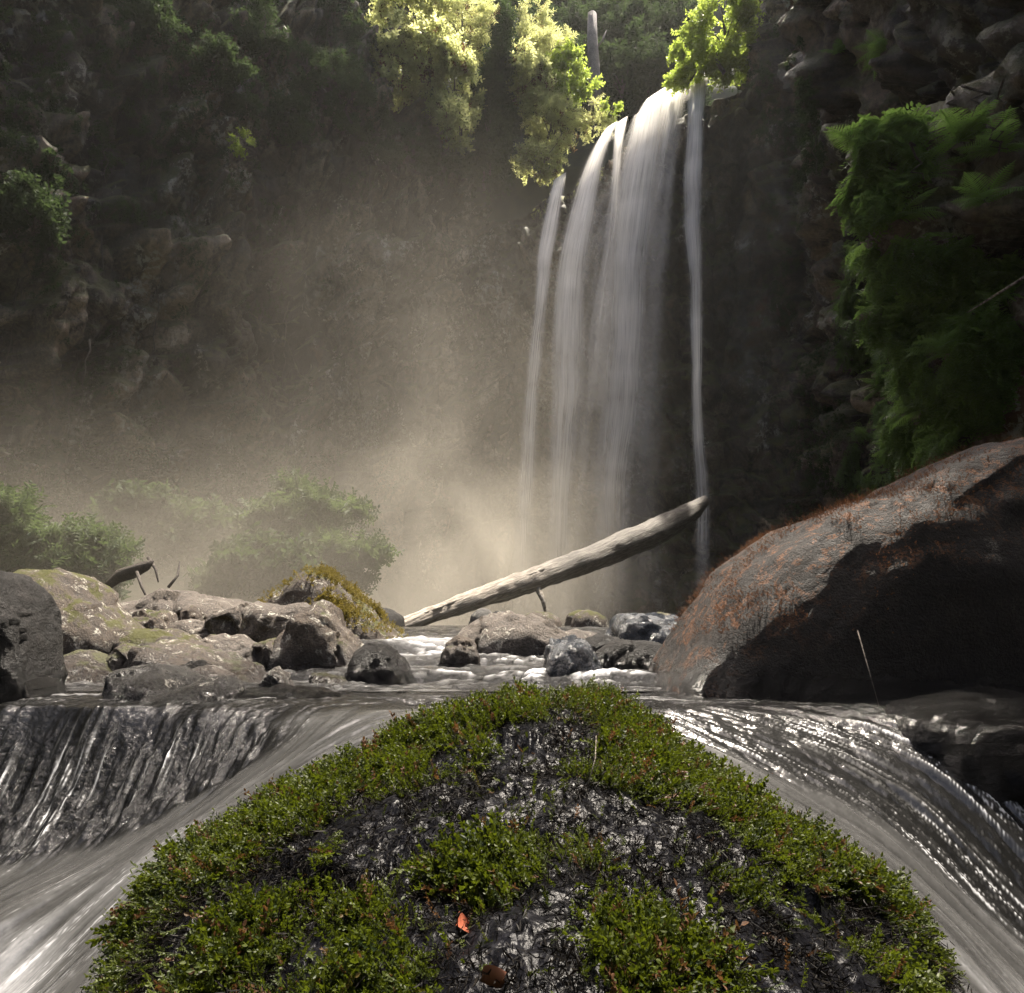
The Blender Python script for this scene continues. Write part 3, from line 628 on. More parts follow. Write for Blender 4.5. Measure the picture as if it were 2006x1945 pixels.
bl = [
 ('dark rounded boulder cut off by the left edge of the photo', [(-180, 1400), (-150, 1200), (-80, 1120), (-10, 1112), (30, 1135), (62, 1175), (80, 1240), (82, 1330), (74, 1420)], 2.9, .2, 'b_dark', 11, .4),
 ('small dark wedge stone at the foot of the dark left-edge boulder', [(62, 1420), (66, 1350), (80, 1325), (96, 1355), (106, 1415)], 2.85, .12, 'b_dark', 12, .8),
 ('domed brown boulder with pale lichen patches and an overhanging mossy front', [(30, 1300), (36, 1170), (45, 1138), (90, 1120), (140, 1120), (172, 1142), (198, 1180), (230, 1212), (256, 1235), (262, 1290)], 4.7, .45, 'b_moss', 13, .75),
 ('low flat mossy boulder in front of the domed brown boulder', [(76, 1345), (86, 1300), (130, 1278), (170, 1273), (206, 1290), (236, 1318), (244, 1350)], 3.95, .25, 'b_moss', 14, .8),
 ('little green mossy stone wedged above the grey boulder', [(212, 1310), (222, 1282), (250, 1262), (274, 1266), (290, 1300)], 4.05, .14, 'b_moss', 15, .85),
 ('smooth grey rounded boulder at the edge of the little fall', [(226, 1415), (230, 1350), (246, 1308), (290, 1298), (340, 1308), (380, 1328), (408, 1360), (416, 1415)], 3.25, .24, 'b_grey', 16, .8),
 ('flat grey slab sloping down in front of the smooth grey boulder', [(292, 1415), (300, 1362), (350, 1346), (420, 1332), (440, 1330), (460, 1350), (468, 1415)], 3.05, .2, 'b_grey', 17, .7),
 ('long low wet slab with water sheeting over it', [(458, 1415), (464, 1354), (540, 1346), (640, 1345), (680, 1356), (720, 1400)], 3.2, .22, 'b_dark', 18, .65),
 ('small dark wet stone low in the water left of the grey boulder', [(96, 1415), (104, 1380), (140, 1369), (175, 1386), (198, 1412)], 3.0, .16, 'b_dark', 19, .85),
 ('long pale slab with a fissured top at the back of the heap', [(205, 1230), (232, 1190), (290, 1178), (345, 1166), (400, 1168), (455, 1178), (480, 1200), (500, 1250)], 6.3, .6, 'b_tan', 20, .65),
 ('oval brown cobble resting on the pale slab', [(254, 1225), (268, 1202), (300, 1195), (330, 1202), (346, 1228)], 5.6, .2, 'b_brown', 21, .9),
 ('small brown knob of rock behind the oval cobble', [(352, 1225), (362, 1198), (384, 1188), (402, 1202), (410, 1225)], 5.7, .15, 'b_brown', 22, .85),
 ('rugged little tan rock below the brown knob', [(330, 1250), (345, 1222), (366, 1209), (392, 1222), (440, 1238), (456, 1258)], 5.2, .2, 'b_tan', 23, .8),
 ('mossy ledge stone below the oval cobble', [(234, 1275), (240, 1238), (270, 1229), (330, 1234), (372, 1250), (400, 1275)], 4.7, .25, 'b_moss', 24, .75),
 ('long brown overhanging boulder above the flat grey slab', [(282, 1340), (286, 1272), (310, 1260), (370, 1258), (420, 1272), (452, 1292), (500, 1322), (540, 1340)], 4.0, .3, 'b_brown', 25, .7),
 ('pale sloping stone running down to the dark waterline', [(392, 1320), (400, 1262), (420, 1244), (470, 1252), (505, 1270), (535, 1310)], 4.5, .25, 'b_tan', 26, .75),
 ('flat topped tan block at the centre of the heap', [(420, 1260), (426, 1214), (440, 1200), (492, 1184), (500, 1200), (500, 1245)], 5.3, .25, 'b_tan', 27, .6),
 ('pale blue grey slab bridging to the peaked mossy boulder', [(486, 1250), (492, 1196), (510, 1184), (560, 1190), (610, 1184), (640, 1194), (650, 1250)], 5.0, .3, 'b_tan', 28, .6),
 ('tall peaked boulder with golden moss on its right shoulder', [(505, 1240), (515, 1188), (545, 1160), (580, 1140), (612, 1122), (640, 1119), (668, 1134), (690, 1165), (706, 1186), (735, 1205), (770, 1235), (800, 1262)], 5.7, .5, 'b_moss', 29, .7),
 ('dark triangular boulder with a hollow base in front of the peaked mossy one', [(520, 1320), (540, 1275), (575, 1230), (600, 1195), (630, 1182), (656, 1200), (690, 1240), (715, 1275), (730, 1320)], 4.6, .28, 'b_brown', 30, .65),
 ('narrow upright brown stub standing in the water', [(514, 1320), (518, 1270), (526, 1256), (536, 1270), (542, 1318)], 4.35, .06, 'b_brown', 31, .8),
 ('low black wet wedge of rock right of the triangular boulder', [(680, 1325), (700, 1282), (726, 1262), (756, 1262), (790, 1285), (812, 1320)], 4.0, .2, 'b_dark', 32, .7),
 ('pale sunlit dome of rock under the fallen log', [(860, 1300), (872, 1262), (902, 1232), (950, 1210), (1010, 1203), (1060, 1212), (1110, 1232), (1160, 1246), (1185, 1280)], 5.6, .45, 'b_tan', 33, .7),
 ('small rusty nub of rock beside the white riffle', [(866, 1292), (876, 1262), (900, 1244), (925, 1256), (940, 1290)], 4.75, .12, 'b_brown', 34, .8),
 ('bluish faceted wet rock in midstream', [(1062, 1345), (1066, 1290), (1085, 1256), (1130, 1248), (1160, 1262), (1176, 1300), (1180, 1340)], 4.1, .2, 'b_blue', 35, .6),
 ('blue black angular block beside the great right boulder', [(1190, 1290), (1200, 1230), (1212, 1206), (1245, 1199), (1310, 1206), (1380, 1212), (1400, 1280)], 5.4, .3, 'b_blue', 36, .55),
 ('dark wet rock below the blue black angular block', [(1140, 1330), (1155, 1285), (1200, 1258), (1250, 1252), (1300, 1262), (1330, 1330)], 4.6, .25, 'b_dark', 37, .65),
 ('low shelf of dark rock between pale dome and angular block', [(1130, 1290), (1150, 1252), (1180, 1243), (1210, 1250), (1225, 1290)], 5.0, .2, 'b_dark', 38, .7),
 ('flat wet stone lying behind the white riffle', [(690, 1270), (800, 1250), (850, 1246), (880, 1262), (890, 1280)], 6.2, .3, 'b_dark', 39, .7),
 ('black wet slab sloping into the water under the great boulder', [(1735, 1460), (1748, 1400), (1790, 1376), (1880, 1362), (2006, 1360), (2200, 1372), (2300, 1440)], 2.42, .26, 'b_dark', 40, .75),
]
for i, (lab, out, Y, dep, mt, sd_, bx) in enumerate(bl):
    if i > 0 and Y < 7 and Y > 2.9: Y = 2.72+(Y-3.0)*.86
    boulder(lab, out, Y, dep, M[mt], sd_, box=bx, rough=.07, facet=.24 if mt in ('b_tan', 'b_blue', 'b_brown') else .14, group=G, sub=5, bottom=-.6 if Y < 5.5 else -.4)
# extra rocks filling the bed further back and beside the left bank (partly seen between the others)
for i in range(26):
    Y = random.uniform(6.6, 12); px = random.uniform(-60, 860) if i % 4 else random.uniform(880, 1330)
    base = 1222-(0 if Y > 8 else -8); h = random.uniform(12, 34)*7/Y*1.4; wd = random.uniform(30, 80)*8/Y
    boulder('small rounded stone of the bank behind the boulder heap', [(px-wd, base+12), (px-wd*.8, base-h*.6), (px-wd*.2, base-h), (px+wd*.4, base-h*.9), (px+wd*.85, base-h*.4), (px+wd, base+12)], Y, wd/FPX*Y*.9, M[random.choice(['b_grey', 'b_brown', 'b_moss', 'b_dark'])], 100+i, box=.85, sub=4, bottom=-.35, cat='stone', name='stone', group='small stones on the bank behind the heap')

for i in range(24):
    Y = random.uniform(3.0, 4.9); px = random.uniform(215, 560) if i < 18 else random.uniform(620, 1180)
    zb_ = -.26 if Y < 4 else -.16; pyb = 972.5+FPX*math.tan(math.atan(-zb_/Y)+R(PITCH)); h = random.uniform(16, 36)*4/Y; wd = random.uniform(20, 44)*4/Y
    if px > 600: h *= .5
    a_, b_, c_ = random.uniform(-.4, .3), random.uniform(.5, .8), random.uniform(.4, .8)
    boulder('broken stone wedged among the larger boulders of the heap', [(px-wd, pyb+10), (px-wd*.85, pyb-h*b_), (px+wd*a_, pyb-h), (px+wd*.7, pyb-h*c_), (px+wd, pyb+10)], Y, wd/FPX*Y*.9, M[random.choice(['b_tan', 'b_brown', 'b_moss', 'b_tan', 'b_dark'])], 160+i, box=.7, sub=4, facet=.25, bottom=-.45, cat='stone', name='stone', group='broken stones wedged among the boulders of the heap')
# ------------------------------------------------------------------ fallen log
def bark_mat():
    k = NT('bleached_log')
    tc = k.n('TexCoord').outputs['Object']
    a = k.noise(3, k.map(tc, (1, 10, 10)), detail=7, rough=.7, dist=.5); b = k.noise(9, k.map(tc, (.5, 8, 8)), detail=4)
    col = k.ramp(a, [(.34, (.07, .055, .04)), (.48, (.24, .20, .155)), (.6, (.5, .45, .38))])
    far_shade = k.rng(k.math('ADD', k.z(tc, 0), k.math('MULTIPLY', a, 1.5)), 3.6, 5.2)   # the far half stands in the spray; its shade is painted into the colour
    col = k.n('Mix', data_type='RGBA', blend_type='MULTIPLY', ins={0: far_shade, 6: col, 7: (.28, .28, .27)}).outputs[2]
    h = k.math('ADD', k.math('MULTIPLY', a, .7), k.math('MULTIPLY', b, .3))
    return k.done(k.pbsdf(Base_Color=col, Roughness=.6, Normal=k.bump(h, .8, .06)))
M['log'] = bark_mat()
def fallen_log():
    ctrl = [(690, 1268, 9.6), (800, 1222, 10.2), (900, 1184, 10.9), (1000, 1151, 11.6), (1100, 1116, 12.4), (1200, 1078, 13.3), (1290, 1038, 14.2), (1345, 1008, 14.8), (1382, 980, 15.2)]
    rad_px = [9, 13, 18, 21, 24, 26, 26, 22, 8]
    pts = catmull([tuple(at(*c)) for c in ctrl], 120); rr = np.interp(np.linspace(0, 8, 120), np.arange(9), [r/FPX*c[2] for r, c in zip(rad_px, ctrl)])
    o = np.array(pts[0]); d = pts[-1]-pts[0]; d /= np.linalg.norm(d)
    vv, ff, tri = tube(pts, rr, 30)
    n = fbm(vv*np.array([.8, .8, .8])*1.6, 4, 5)*.028+fbm(vv*6, 3, 6)*.014
    # ridges along the grain
    cen = np.repeat(pts, 30, 0); rel = vv[:-2]-cen; rel /= np.linalg.norm(rel, axis=1)[:, None]+1e-9
    ang = np.tile(np.linspace(0, 2*math.pi, 31)[:-1], 120)
    ridg = np.sin(ang*9+2*vnoise(vv[:-2]*.7, 8))*.005
    vv[:-2] += rel*(n[:-2]+ridg)[:, None]
    q = Vector(d).to_track_quat('X', 'Z'); Rm = np.array(q.to_matrix())
    root = link('fallen_log', None, loc=tuple(o), label='long bleached fallen tree trunk leaning from the boulders up into the falls', cat='log')
    root.rotation_euler = q.to_euler()
    toL = lambda a: (a-o)@Rm
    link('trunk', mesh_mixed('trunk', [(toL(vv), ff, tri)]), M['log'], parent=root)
    # split sliver of bark lifting from the sunlit side, and a broken branch stub
    for (a, b, c_, s_) in ((.36, .52, .93, 3), (.12, .30, .9, 4)):
        i0, i1 = int(a*119), int(b*119); pp = pts[i0:i1]+np.array([0, -.6, .62])*rr[i0:i1, None]*c_; v2, f2, t2 = tube(pp, np.sin(np.linspace(.05, math.pi-.05, i1-i0))*.06+.012, 6, .3, s_, .5)
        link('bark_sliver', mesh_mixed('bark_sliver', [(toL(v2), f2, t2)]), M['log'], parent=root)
    s0 = pts[52]+np.array([0, -.1, -.1]); v3, f3, t3 = tube([s0, s0+np.array([.1, -.2, -.25]), s0+np.array([.15, -.3, -.5])], [.06, .05, .02], 7, .2, 5)
    link('branch_stub', mesh_mixed('branch_stub', [(toL(v3), f3, t3)]), M['log'], parent=root)
fallen_log()

# ------------------------------------------------------------------ instancing of leaves and moss (parts nobody could count)
def gn_group(srcs, key):
    g = bpy.data.node_groups.new('scatter_'+key, 'GeometryNodeTree')
    g.interface.new_socket('Geometry', in_out='INPUT', socket_type='NodeSocketGeometry'); g.interface.new_socket('Geometry', in_out='OUTPUT', socket_type='NodeSocketGeometry')
    N = g.nodes; L = g.links; gi = N.new('NodeGroupInput'); go = N.new('NodeGroupOutput'); m2p = N.new('GeometryNodeMeshToPoints'); iop = N.new('GeometryNodeInstanceOnPoints')
    L.new(gi.outputs[0], m2p.inputs['Mesh']); L.new(m2p.outputs[0], iop.inputs['Points'])
    g2i = N.new('GeometryNodeGeometryToInstance')
    for s in srcs:
        oi = N.new('GeometryNodeObjectInfo'); oi.inputs['Object'].default_value = s; oi.transform_space = 'ORIGINAL'; L.new(oi.outputs['Geometry'], g2i.inputs[0])
    L.new(g2i.outputs[0], iop.inputs['Instance']); iop.inputs['Pick Instance'].default_value = True
    def na(nm, ty):
        a = N.new('GeometryNodeInputNamedAttribute'); a.data_type = ty; a.inputs['Name'].default_value = nm; return a.outputs['Attribute']
    L.new(na('idx', 'INT'), iop.inputs['Instance Index']); L.new(na('rot', 'FLOAT_VECTOR'), iop.inputs['Rotation']); L.new(na('scl', 'FLOAT'), iop.inputs['Scale'])
    L.new(iop.outputs[0], go.inputs[0]); return g
_groups = {}
def scatter(name, pts, quats, scl, key, parent=None, kind=None, label=None, cat=None, origin=(0, 0, 0), group=None):
    g, nsrc = _groups[key]
    me = bpy.data.meshes.new(name); n = len(pts); me.vertices.add(n); me.vertices.foreach_set('co', (np.asarray(pts, dtype=np.float32)-np.asarray(origin, dtype=np.float32)).ravel())
    a = me.attributes.new('rot', 'FLOAT_VECTOR', 'POINT'); a.data.foreach_set('vector', np.array([q.to_euler()[:] for q in quats], dtype=np.float32).ravel())
    a = me.attributes.new('scl', 'FLOAT', 'POINT'); a.data.foreach_set('value', np.asarray(scl, dtype=np.float32))
    a = me.attributes.new('idx', 'INT', 'POINT'); a.data.foreach_set('value', rng.integers(0, nsrc, n).astype(np.int32))
    o = link(name, me, None, parent, label, cat, group, kind)
    if parent is None: o.location = origin
    md = o.modifiers.new('scatter', 'NODES'); md.node_group = g
    return o
def register(key, meshes, mat):
    obs = []
    for me in meshes:
        me.materials.append(mat); obs.append(bpy.data.objects.new('source_'+key, me))
    _groups[key] = (gn_group(obs, key), len(obs))
def leafspray(n, length, lw, ll, seed, droop=.3, spread=1.0, planar=False):
    """a twig with n small folded leaves"""
    r = random.Random(seed); V, F = [], []
    def leaf(base, d, up, L, W):
        d = d.normalized(); side = d.cross(up).normalized(); up2 = side.cross(d)
        b = len(V)
        for t, w_, h in ((0, 0, 0), (.35, .5, .06), (.35, -.5, .06), (.75, .36, .02), (.75, -.36, .02), (1, 0, -.08)):
            V.append(tuple(base+d*(t*L)+side*(w_*W)+up2*(h*L)))
        m0 = len(V); V.append(tuple(base+d*(.35*L)-up2*(.04*L))); V.append(tuple(base+d*(.75*L)-up2*(.06*L)))
        F.extend([(b, b+1, m0), (b, m0, b+2), (b+1, b+3, m0+1, m0), (m0, m0+1, b+4, b+2), (b+3, b+5, m0+1), (m0+1, b+5, b+4)])
    for i in range(n):
        t = (i+.6)/n; base = Vector((0, t*length, -droop*t*t*length)); a = i*2.4+r.uniform(-.4, .4)
        if planar: sd = Vector(((1 if i % 2 else -1), .5, r.uniform(-.15, .15)))
        else: sd = Vector((math.cos(a)*spread, .5+r.uniform(-.2, .3), math.sin(a)*spread*.8))
        leaf(base, sd, Vector((r.uniform(-.3, .3), r.uniform(-.3, .1), 1)), ll*r.uniform(.7, 1.2), lw*r.uniform(.8, 1.2))
    # stem
    b = len(V); w_ = length*.012
    V.extend([(-w_, 0, 0), (w_, 0, 0), (w_*.5, length, -droop*length), (-w_*.5, length, -droop*length)]); F.append((b, b+1, b+2, b+3))
    me = bpy.data.meshes.new('spray'); me.from_pydata(V, [], F); me.update(); return me
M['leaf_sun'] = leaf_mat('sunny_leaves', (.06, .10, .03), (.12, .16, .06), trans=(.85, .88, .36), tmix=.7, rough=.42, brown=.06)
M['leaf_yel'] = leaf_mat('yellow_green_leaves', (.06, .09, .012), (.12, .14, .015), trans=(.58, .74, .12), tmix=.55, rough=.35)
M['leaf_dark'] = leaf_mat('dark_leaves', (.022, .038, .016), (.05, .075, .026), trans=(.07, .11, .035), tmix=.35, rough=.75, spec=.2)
M['leaf_fern'] = leaf_mat('fern_green', (.06, .11, .025), (.10, .17, .04), trans=(.30, .50, .10), tmix=.4, rough=.4)
M['moss'] = leaf_mat('stream_moss', (.010, .020, .004), (.070, .088, .008), trans=(.12, .155, .009), tmix=.34, rough=.5, brown=.07, ns=5., spec=.3)
M['moss_dead'] = leaf_mat('dead_moss', (.003, .0025, .002), (.012, .009, .006), trans=(.01, .006, .004), tmix=.1, rough=.6, spec=.15)
M['moss_rust'] = leaf_mat('rusty_moss', (.10, .042, .015), (.25, .105, .03), trans=(.12, .05, .02), tmix=.3, rough=.7)
M['moss_gold'] = leaf_mat('golden_moss', (.12, .10, .02), (.24, .19, .04), trans=(.3, .24, .05), tmix=.3, rough=.7)
M['bark'] = rock_mat('tree_bark', (.03, .024, .018), (.075, .06, .048), (.14, .12, .10), 2.2)
register('sun', [leafspray(13, .55, .09, .17, s) for s in (1, 2, 3)], M['leaf_sun'])
register('fine', [leafspray(18, .5, .035, .15, s, droop=.5) for s in (4, 5, 6)], M['leaf_sun'])
register('yel', [leafspray(12, .5, .12, .2, s) for s in (7, 8, 9)], M['leaf_yel'])
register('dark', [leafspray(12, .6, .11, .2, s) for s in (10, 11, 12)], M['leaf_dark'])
M['leaf_bush'] = leaf_mat('soft_bush_leaves', (.035, .06, .025), (.07, .095, .04), trans=(.14, .20, .07), tmix=.35, rough=.7)
register('bush', [leafspray(14, .42, .05, .11, s, planar=True, droop=.5) for s in (43, 44, 45)], M['leaf_bush'])
register('fern', [leafspray(14, .42, .05, .11, s, planar=True, droop=.5) for s in (13, 14, 15)], M['leaf_fern'])
register('moss', [leafspray(15, .021, .0036, .0062, s, droop=.15, spread=.7) for s in (16, 17, 18)]+[leafspray(24, .036, .0034, .0058, s, droop=.5, spread=.6) for s in (19, 20, 29)], M['moss'])
register('dead', [leafspray(6, .03, .0012, .014, s, droop=.4, spread=.5) for s in (31, 32, 33)], M['moss_dead'])
register('rust', [leafspray(7, .018, .003, .008, s, spread=.6) for s in (21, 22)], M['moss_rust'])
register('gold', [leafspray(8, .03, .008, .014, s, spread=.7) for s in (23, 24)], M['moss_gold'])

def rq(r=random):
    q = Quaternion((r.gauss(0, 1), r.gauss(0, 1), r.gauss(0, 1), r.gauss(0, 1))); q.normalize(); return q
def dirq(d, r=random, spin=math.pi):
    q = Vector(d).to_track_quat('Y', 'Z'); return q @ Quaternion((0, 1, 0), r.uniform(-spin, spin))
def crown_pts(center, rx, ry, rz, nclump, per, seed, hollow=.55, cr=.28):
    r = random.Random(seed); P, Q, S = [], [], []
    for c in range(nclump):
        d = Vector((r.gauss(0, 1), r.gauss(0, 1), r.gauss(0, 1))).normalized(); f = r.uniform(hollow, 1.)
        cc = Vector((d.x*rx*f, d.y*ry*f, d.z*rz*f)); s = cr*r.uniform(.6, 1.3)
        for i in range(int(per*r.uniform(.6, 1.3))):
            o = Vector((r.gauss(0, .5)*rx*s, r.gauss(0, .5)*ry*s, r.gauss(0, .42)*rz*s)); p = cc+o
            P.append(tuple(Vector(center)+p)); out = (d*.8+o.normalized()+Vector((0, 0, -.1))+Vector((r.gauss(0, .5), r.gauss(0, .5), r.gauss(0, .5))))
            Q.append(dirq(out, r)); S.append(r.uniform(.6, 1.25))
    return P, Q, np.array(S)
def limbs(base, center, rx, ry, rz, seed, r0, nl=7):
    r = random.Random(seed); parts = []
    b = Vector(base); c = Vector(center)
    mid = (b+c)/2+Vector((r.uniform(-.3, .3), r.uniform(-.3, .3), 0)); top = c+Vector((0, 0, rz*.4))
    parts.append(tube(catmull([tuple(b), tuple(mid), tuple(c), tuple(top)], 16), np.linspace(r0, r0*.35, 16), 8, .08, seed))
    for i in range(nl):
        t = r.uniform(.35, .95); s = b.lerp(c, t) if t < .9 else c
        e = c+Vector((r.uniform(-.9, .9)*rx, r.uniform(-.9, .9)*ry, r.uniform(-.5, .85)*rz)); m = (s+e)/2+Vector((0, 0, .15*rz))
        parts.append(tube(catmull([tuple(s), tuple(m), tuple(e)], 9), np.linspace(r0*.42, r0*.08, 9), 6, .1, seed+i))
    return parts
TOPG = 'sunlit trees and bushes on the rim left of the lip'
def shrub(name, px, py, Y, rpx, rpy, ry, key, label, seed, ncl=16, per=60, leaf=1.0, trunk_dy=None, cat='shrub', group=None, cr=.28, zoff=0., hollow=.55, nl=7):
    if group == TOPG:
        h_, _n = hit(px, py, bvh_l)
        if h_ is not None and h_.y-.5 < Y: Y = h_.y-.5
    c = at(px, py, Y); s = Y/FPX; rx, rz = rpx*s, rpy*s
    base = c-Vector((0, -.2*ry, rz*(1.0 if trunk_dy is None else trunk_dy)))
    root = link(name, None, loc=tuple(base), label=label, cat=cat, group=group)
    SP = key in ('sun', 'fine', 'yel') and rx > .35
    cl = c-base; P, Q, S = crown_pts(tuple(cl), rx, ry, rz, int(ncl*1.5) if SP else ncl, int(per*.45) if SP else per, seed, cr=cr*.62 if SP else cr, hollow=hollow*.8 if SP else hollow)
    scatter('crown', P, Q, S*leaf, key, parent=root, kind='stuff')
    link('trunk', mesh_mixed('trunk', limbs((0, 0, 0), tuple(cl), rx, ry, rz, seed, max(.04, .06*rx), nl)), M['bark'], parent=root)
    return root
# --- sunlit trees and bushes on the rim left of the lip
TOPG = 'sunlit trees and bushes on the rim left of the lip'
shrub('tree', 770, 130, 24.0, 75, 90, 1.3, 'sun', 'leftmost sunlit tree on the rim with pale loose foliage', 1, 18, 70, .85, cat='tree', group=TOPG)
shrub('tree', 800, 20, 24.6, 80, 70, 1.4, 'sun', 'sunlit treetop leaving the top of the photo above the leftmost rim tree', 2, 14, 70, .9, cat='tree', group=TOPG)
shrub('tree', 905, 60, 25.6, 80, 90, 1.4, 'fine', 'feathery sunlit tree with visible bare branches near the top of the photo', 3, 18, 70, 1.0, cat='tree', group=TOPG)
shrub('shrub', 890, 175, 24.4, 60, 90, 1.1, 'sun', 'hanging sunlit bush drooping down the cliff under the feathery tree', 4, 15, 60, .8, group=TOPG)
shrub('shrub', 900, 235, 23.9, 42, 50, .9, 'sun', 'lowest tip of bright foliage hanging over the dark cliff', 5, 9, 50, .8, group=TOPG)
shrub('shrub', 1035, 150, 25.2, 40, 60, 1.0, 'sun', 'sunlit shrub right of the dark narrow tree', 67, 14, 60, .8, group=TOPG)
shrub('shrub', 1075, 100, 26.2, 40, 50, 1.0, 'fine', 'pale feathery shrub behind the bright rounded bush', 68, 14, 60, .8, group=TOPG)
shrub('shrub', 840, 110, 23.6, 60, 60, 1.0, 'sun', 'sunlit bush filling the middle of the rim foliage', 69, 16, 60, .8, group=TOPG)
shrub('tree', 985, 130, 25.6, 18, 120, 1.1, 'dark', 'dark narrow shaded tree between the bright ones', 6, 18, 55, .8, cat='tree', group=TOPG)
shrub('tree', 1040, 60, 27.4, 50, 90, 1.2, 'fine', 'pale tree behind the dark narrow tree', 66, 14, 55, .9, cat='tree', group=TOPG)
shrub('shrub', 1110, 160, 26.0, 62, 60, 1.2, 'yel', 'bright rounded bush with arching fronds above the waterfall steps', 7, 16, 60, .7, group=TOPG, trunk_dy=1.8)
shrub('shrub', 1080, 245, 26.0, 60, 60, 1.1, 'fine', 'bushy sunlit shrub below the rounded bush', 8, 16, 65, .8, group=TOPG)
shrub('shrub', 1060, 310, 25.9, 52, 42, .9, 'sun', 'low sunlit shrub just above the leftmost strand of water', 9, 14, 60, .6, group=TOPG)
shrub('shrub', 1160, 240, 25.4, 42, 30, .8, 'fine', 'twiggy low plant beside the lip of the second strand', 10, 9, 50, .55, group=TOPG)
shrub('shrub', 960, 250, 25.8, 40, 110, .9, 'dark', 'shaded bush on the cliff edge between the hanging bush and the low shrub', 12, 14, 50, .7, group=TOPG)
shrub('shrub', 1200, 212, 25.0, 16, 16, .4, 'yel', 'tiny round leaved plant above the second strand', 13, 5, 26, .5, group=TOPG)
# --- right rim bush
shrub('tree', 1420, 70, 20.6, 82, 78, 1.6, 'yel', 'round glowing yellow green tree above the right end of the falls', 14, 30, 80, .55, cat='tree', hollow=.6)
shrub('shrub', 1345, 135, 21.6, 44, 34, 1.0, 'yel', 'low yellow green bush touching the lip under the round tree', 15, 14, 60, .5)
# --- forest beyond the lip
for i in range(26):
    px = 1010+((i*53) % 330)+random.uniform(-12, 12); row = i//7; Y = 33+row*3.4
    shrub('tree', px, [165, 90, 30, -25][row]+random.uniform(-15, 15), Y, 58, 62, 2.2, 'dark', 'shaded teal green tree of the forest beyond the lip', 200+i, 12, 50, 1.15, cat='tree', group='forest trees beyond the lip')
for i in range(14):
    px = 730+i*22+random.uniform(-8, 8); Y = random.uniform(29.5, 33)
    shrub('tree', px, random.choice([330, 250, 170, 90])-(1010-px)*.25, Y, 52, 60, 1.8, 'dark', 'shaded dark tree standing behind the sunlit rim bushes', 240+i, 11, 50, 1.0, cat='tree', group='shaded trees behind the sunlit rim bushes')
tw = link('dead_tree', mesh_mixed('dead_tree', [tube([(0, 0, 0), (.03, 0, 2.5), (-.04, 0, 4.6), (0, 0, 6.0)], [.34, .30, .27, .22], 10, .08, 3), tube([(.1, 0, 3.8), (.5, -.1, 4.3), (.7, -.1, 4.9)], [.07, .05, .02], 6, .1, 4)]), rock_mat('dead_wood', (.05, .045, .04), (.12, .11, .10), (.22, .20, .18), 2.), label='bare grey dead tree trunk standing upright beyond the lip', cat='tree', loc=tuple(at(1165, 225, 30.5)))

# ------------------------------------------------------------------ left cliff vegetation
def wall_shrub(px, py, rpx, rpy, key, label, seed, which=bvh_l, ncl=10, per=45, leaf=.8, group=None, cat='shrub', out=.6, name='shrub'):
    p, n = hit(px, py, which)
    if p is None: return
    shrub(name, px, py, p.y-out*.3-.2, rpx, rpy, out, key, label, seed, ncl, per, leaf, group=group, cat=cat)
LG = 'dark shrubs clinging to the upper left cliff'
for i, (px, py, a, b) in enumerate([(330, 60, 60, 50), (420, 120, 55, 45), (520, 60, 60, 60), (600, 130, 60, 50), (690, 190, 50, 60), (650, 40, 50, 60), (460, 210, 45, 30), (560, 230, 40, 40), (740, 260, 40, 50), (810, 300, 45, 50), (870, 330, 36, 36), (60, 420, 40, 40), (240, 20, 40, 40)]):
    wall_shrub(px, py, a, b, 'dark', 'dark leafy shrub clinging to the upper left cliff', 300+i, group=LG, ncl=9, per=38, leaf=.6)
wall_shrub(480, 285, 16, 24, 'yel', 'tiny pale sunlit sprig alone on the dark left cliff', 330, ncl=4, per=14, leaf=.45)
def bank_shrub(px, py, Y, a, b, key, label, seed, **kw):
    shrub('shrub', px, py+b*.12, Y, a*1.12, b*.85, b*Y/FPX*1.1, key, label, seed, cr=.2, hollow=.3, **kw)
bank_shrub(40, 1060, 10.5, 90, 95, 'bush', 'large soft green bush at the left edge above the dark boulder', 401, ncl=24, per=90, leaf=.7)
bank_shrub(165, 1090, 10.8, 75, 70, 'bush', 'soft green bush right of the large left-edge bush', 402, ncl=20, per=80, leaf=.7)
bank_shrub(600, 1000, 15, 85, 70, 'bush', 'rounded green bush in the mist above the peaked mossy boulder', 403, ncl=22, per=80, leaf=.9)
bank_shrub(660, 1085, 14, 80, 60, 'bush', 'misty low bush directly behind the peaked mossy boulder', 404, ncl=20, per=80, leaf=.85)
bank_shrub(500, 1110, 13, 75, 45, 'dark', 'low dark bush between the driftwood and the misty bushes', 405, ncl=16, per=60, leaf=.7)
bank_shrub(400, 1040, 15, 90, 45, 'dark', 'dark scrub at the foot of the cliff behind the driftwood', 406, ncl=16, per=60, leaf=.8)
bank_shrub(280, 1010, 15, 70, 50, 'dark', 'dark scrub at the cliff foot above the left bushes', 407, ncl=14, per=60, leaf=.8)
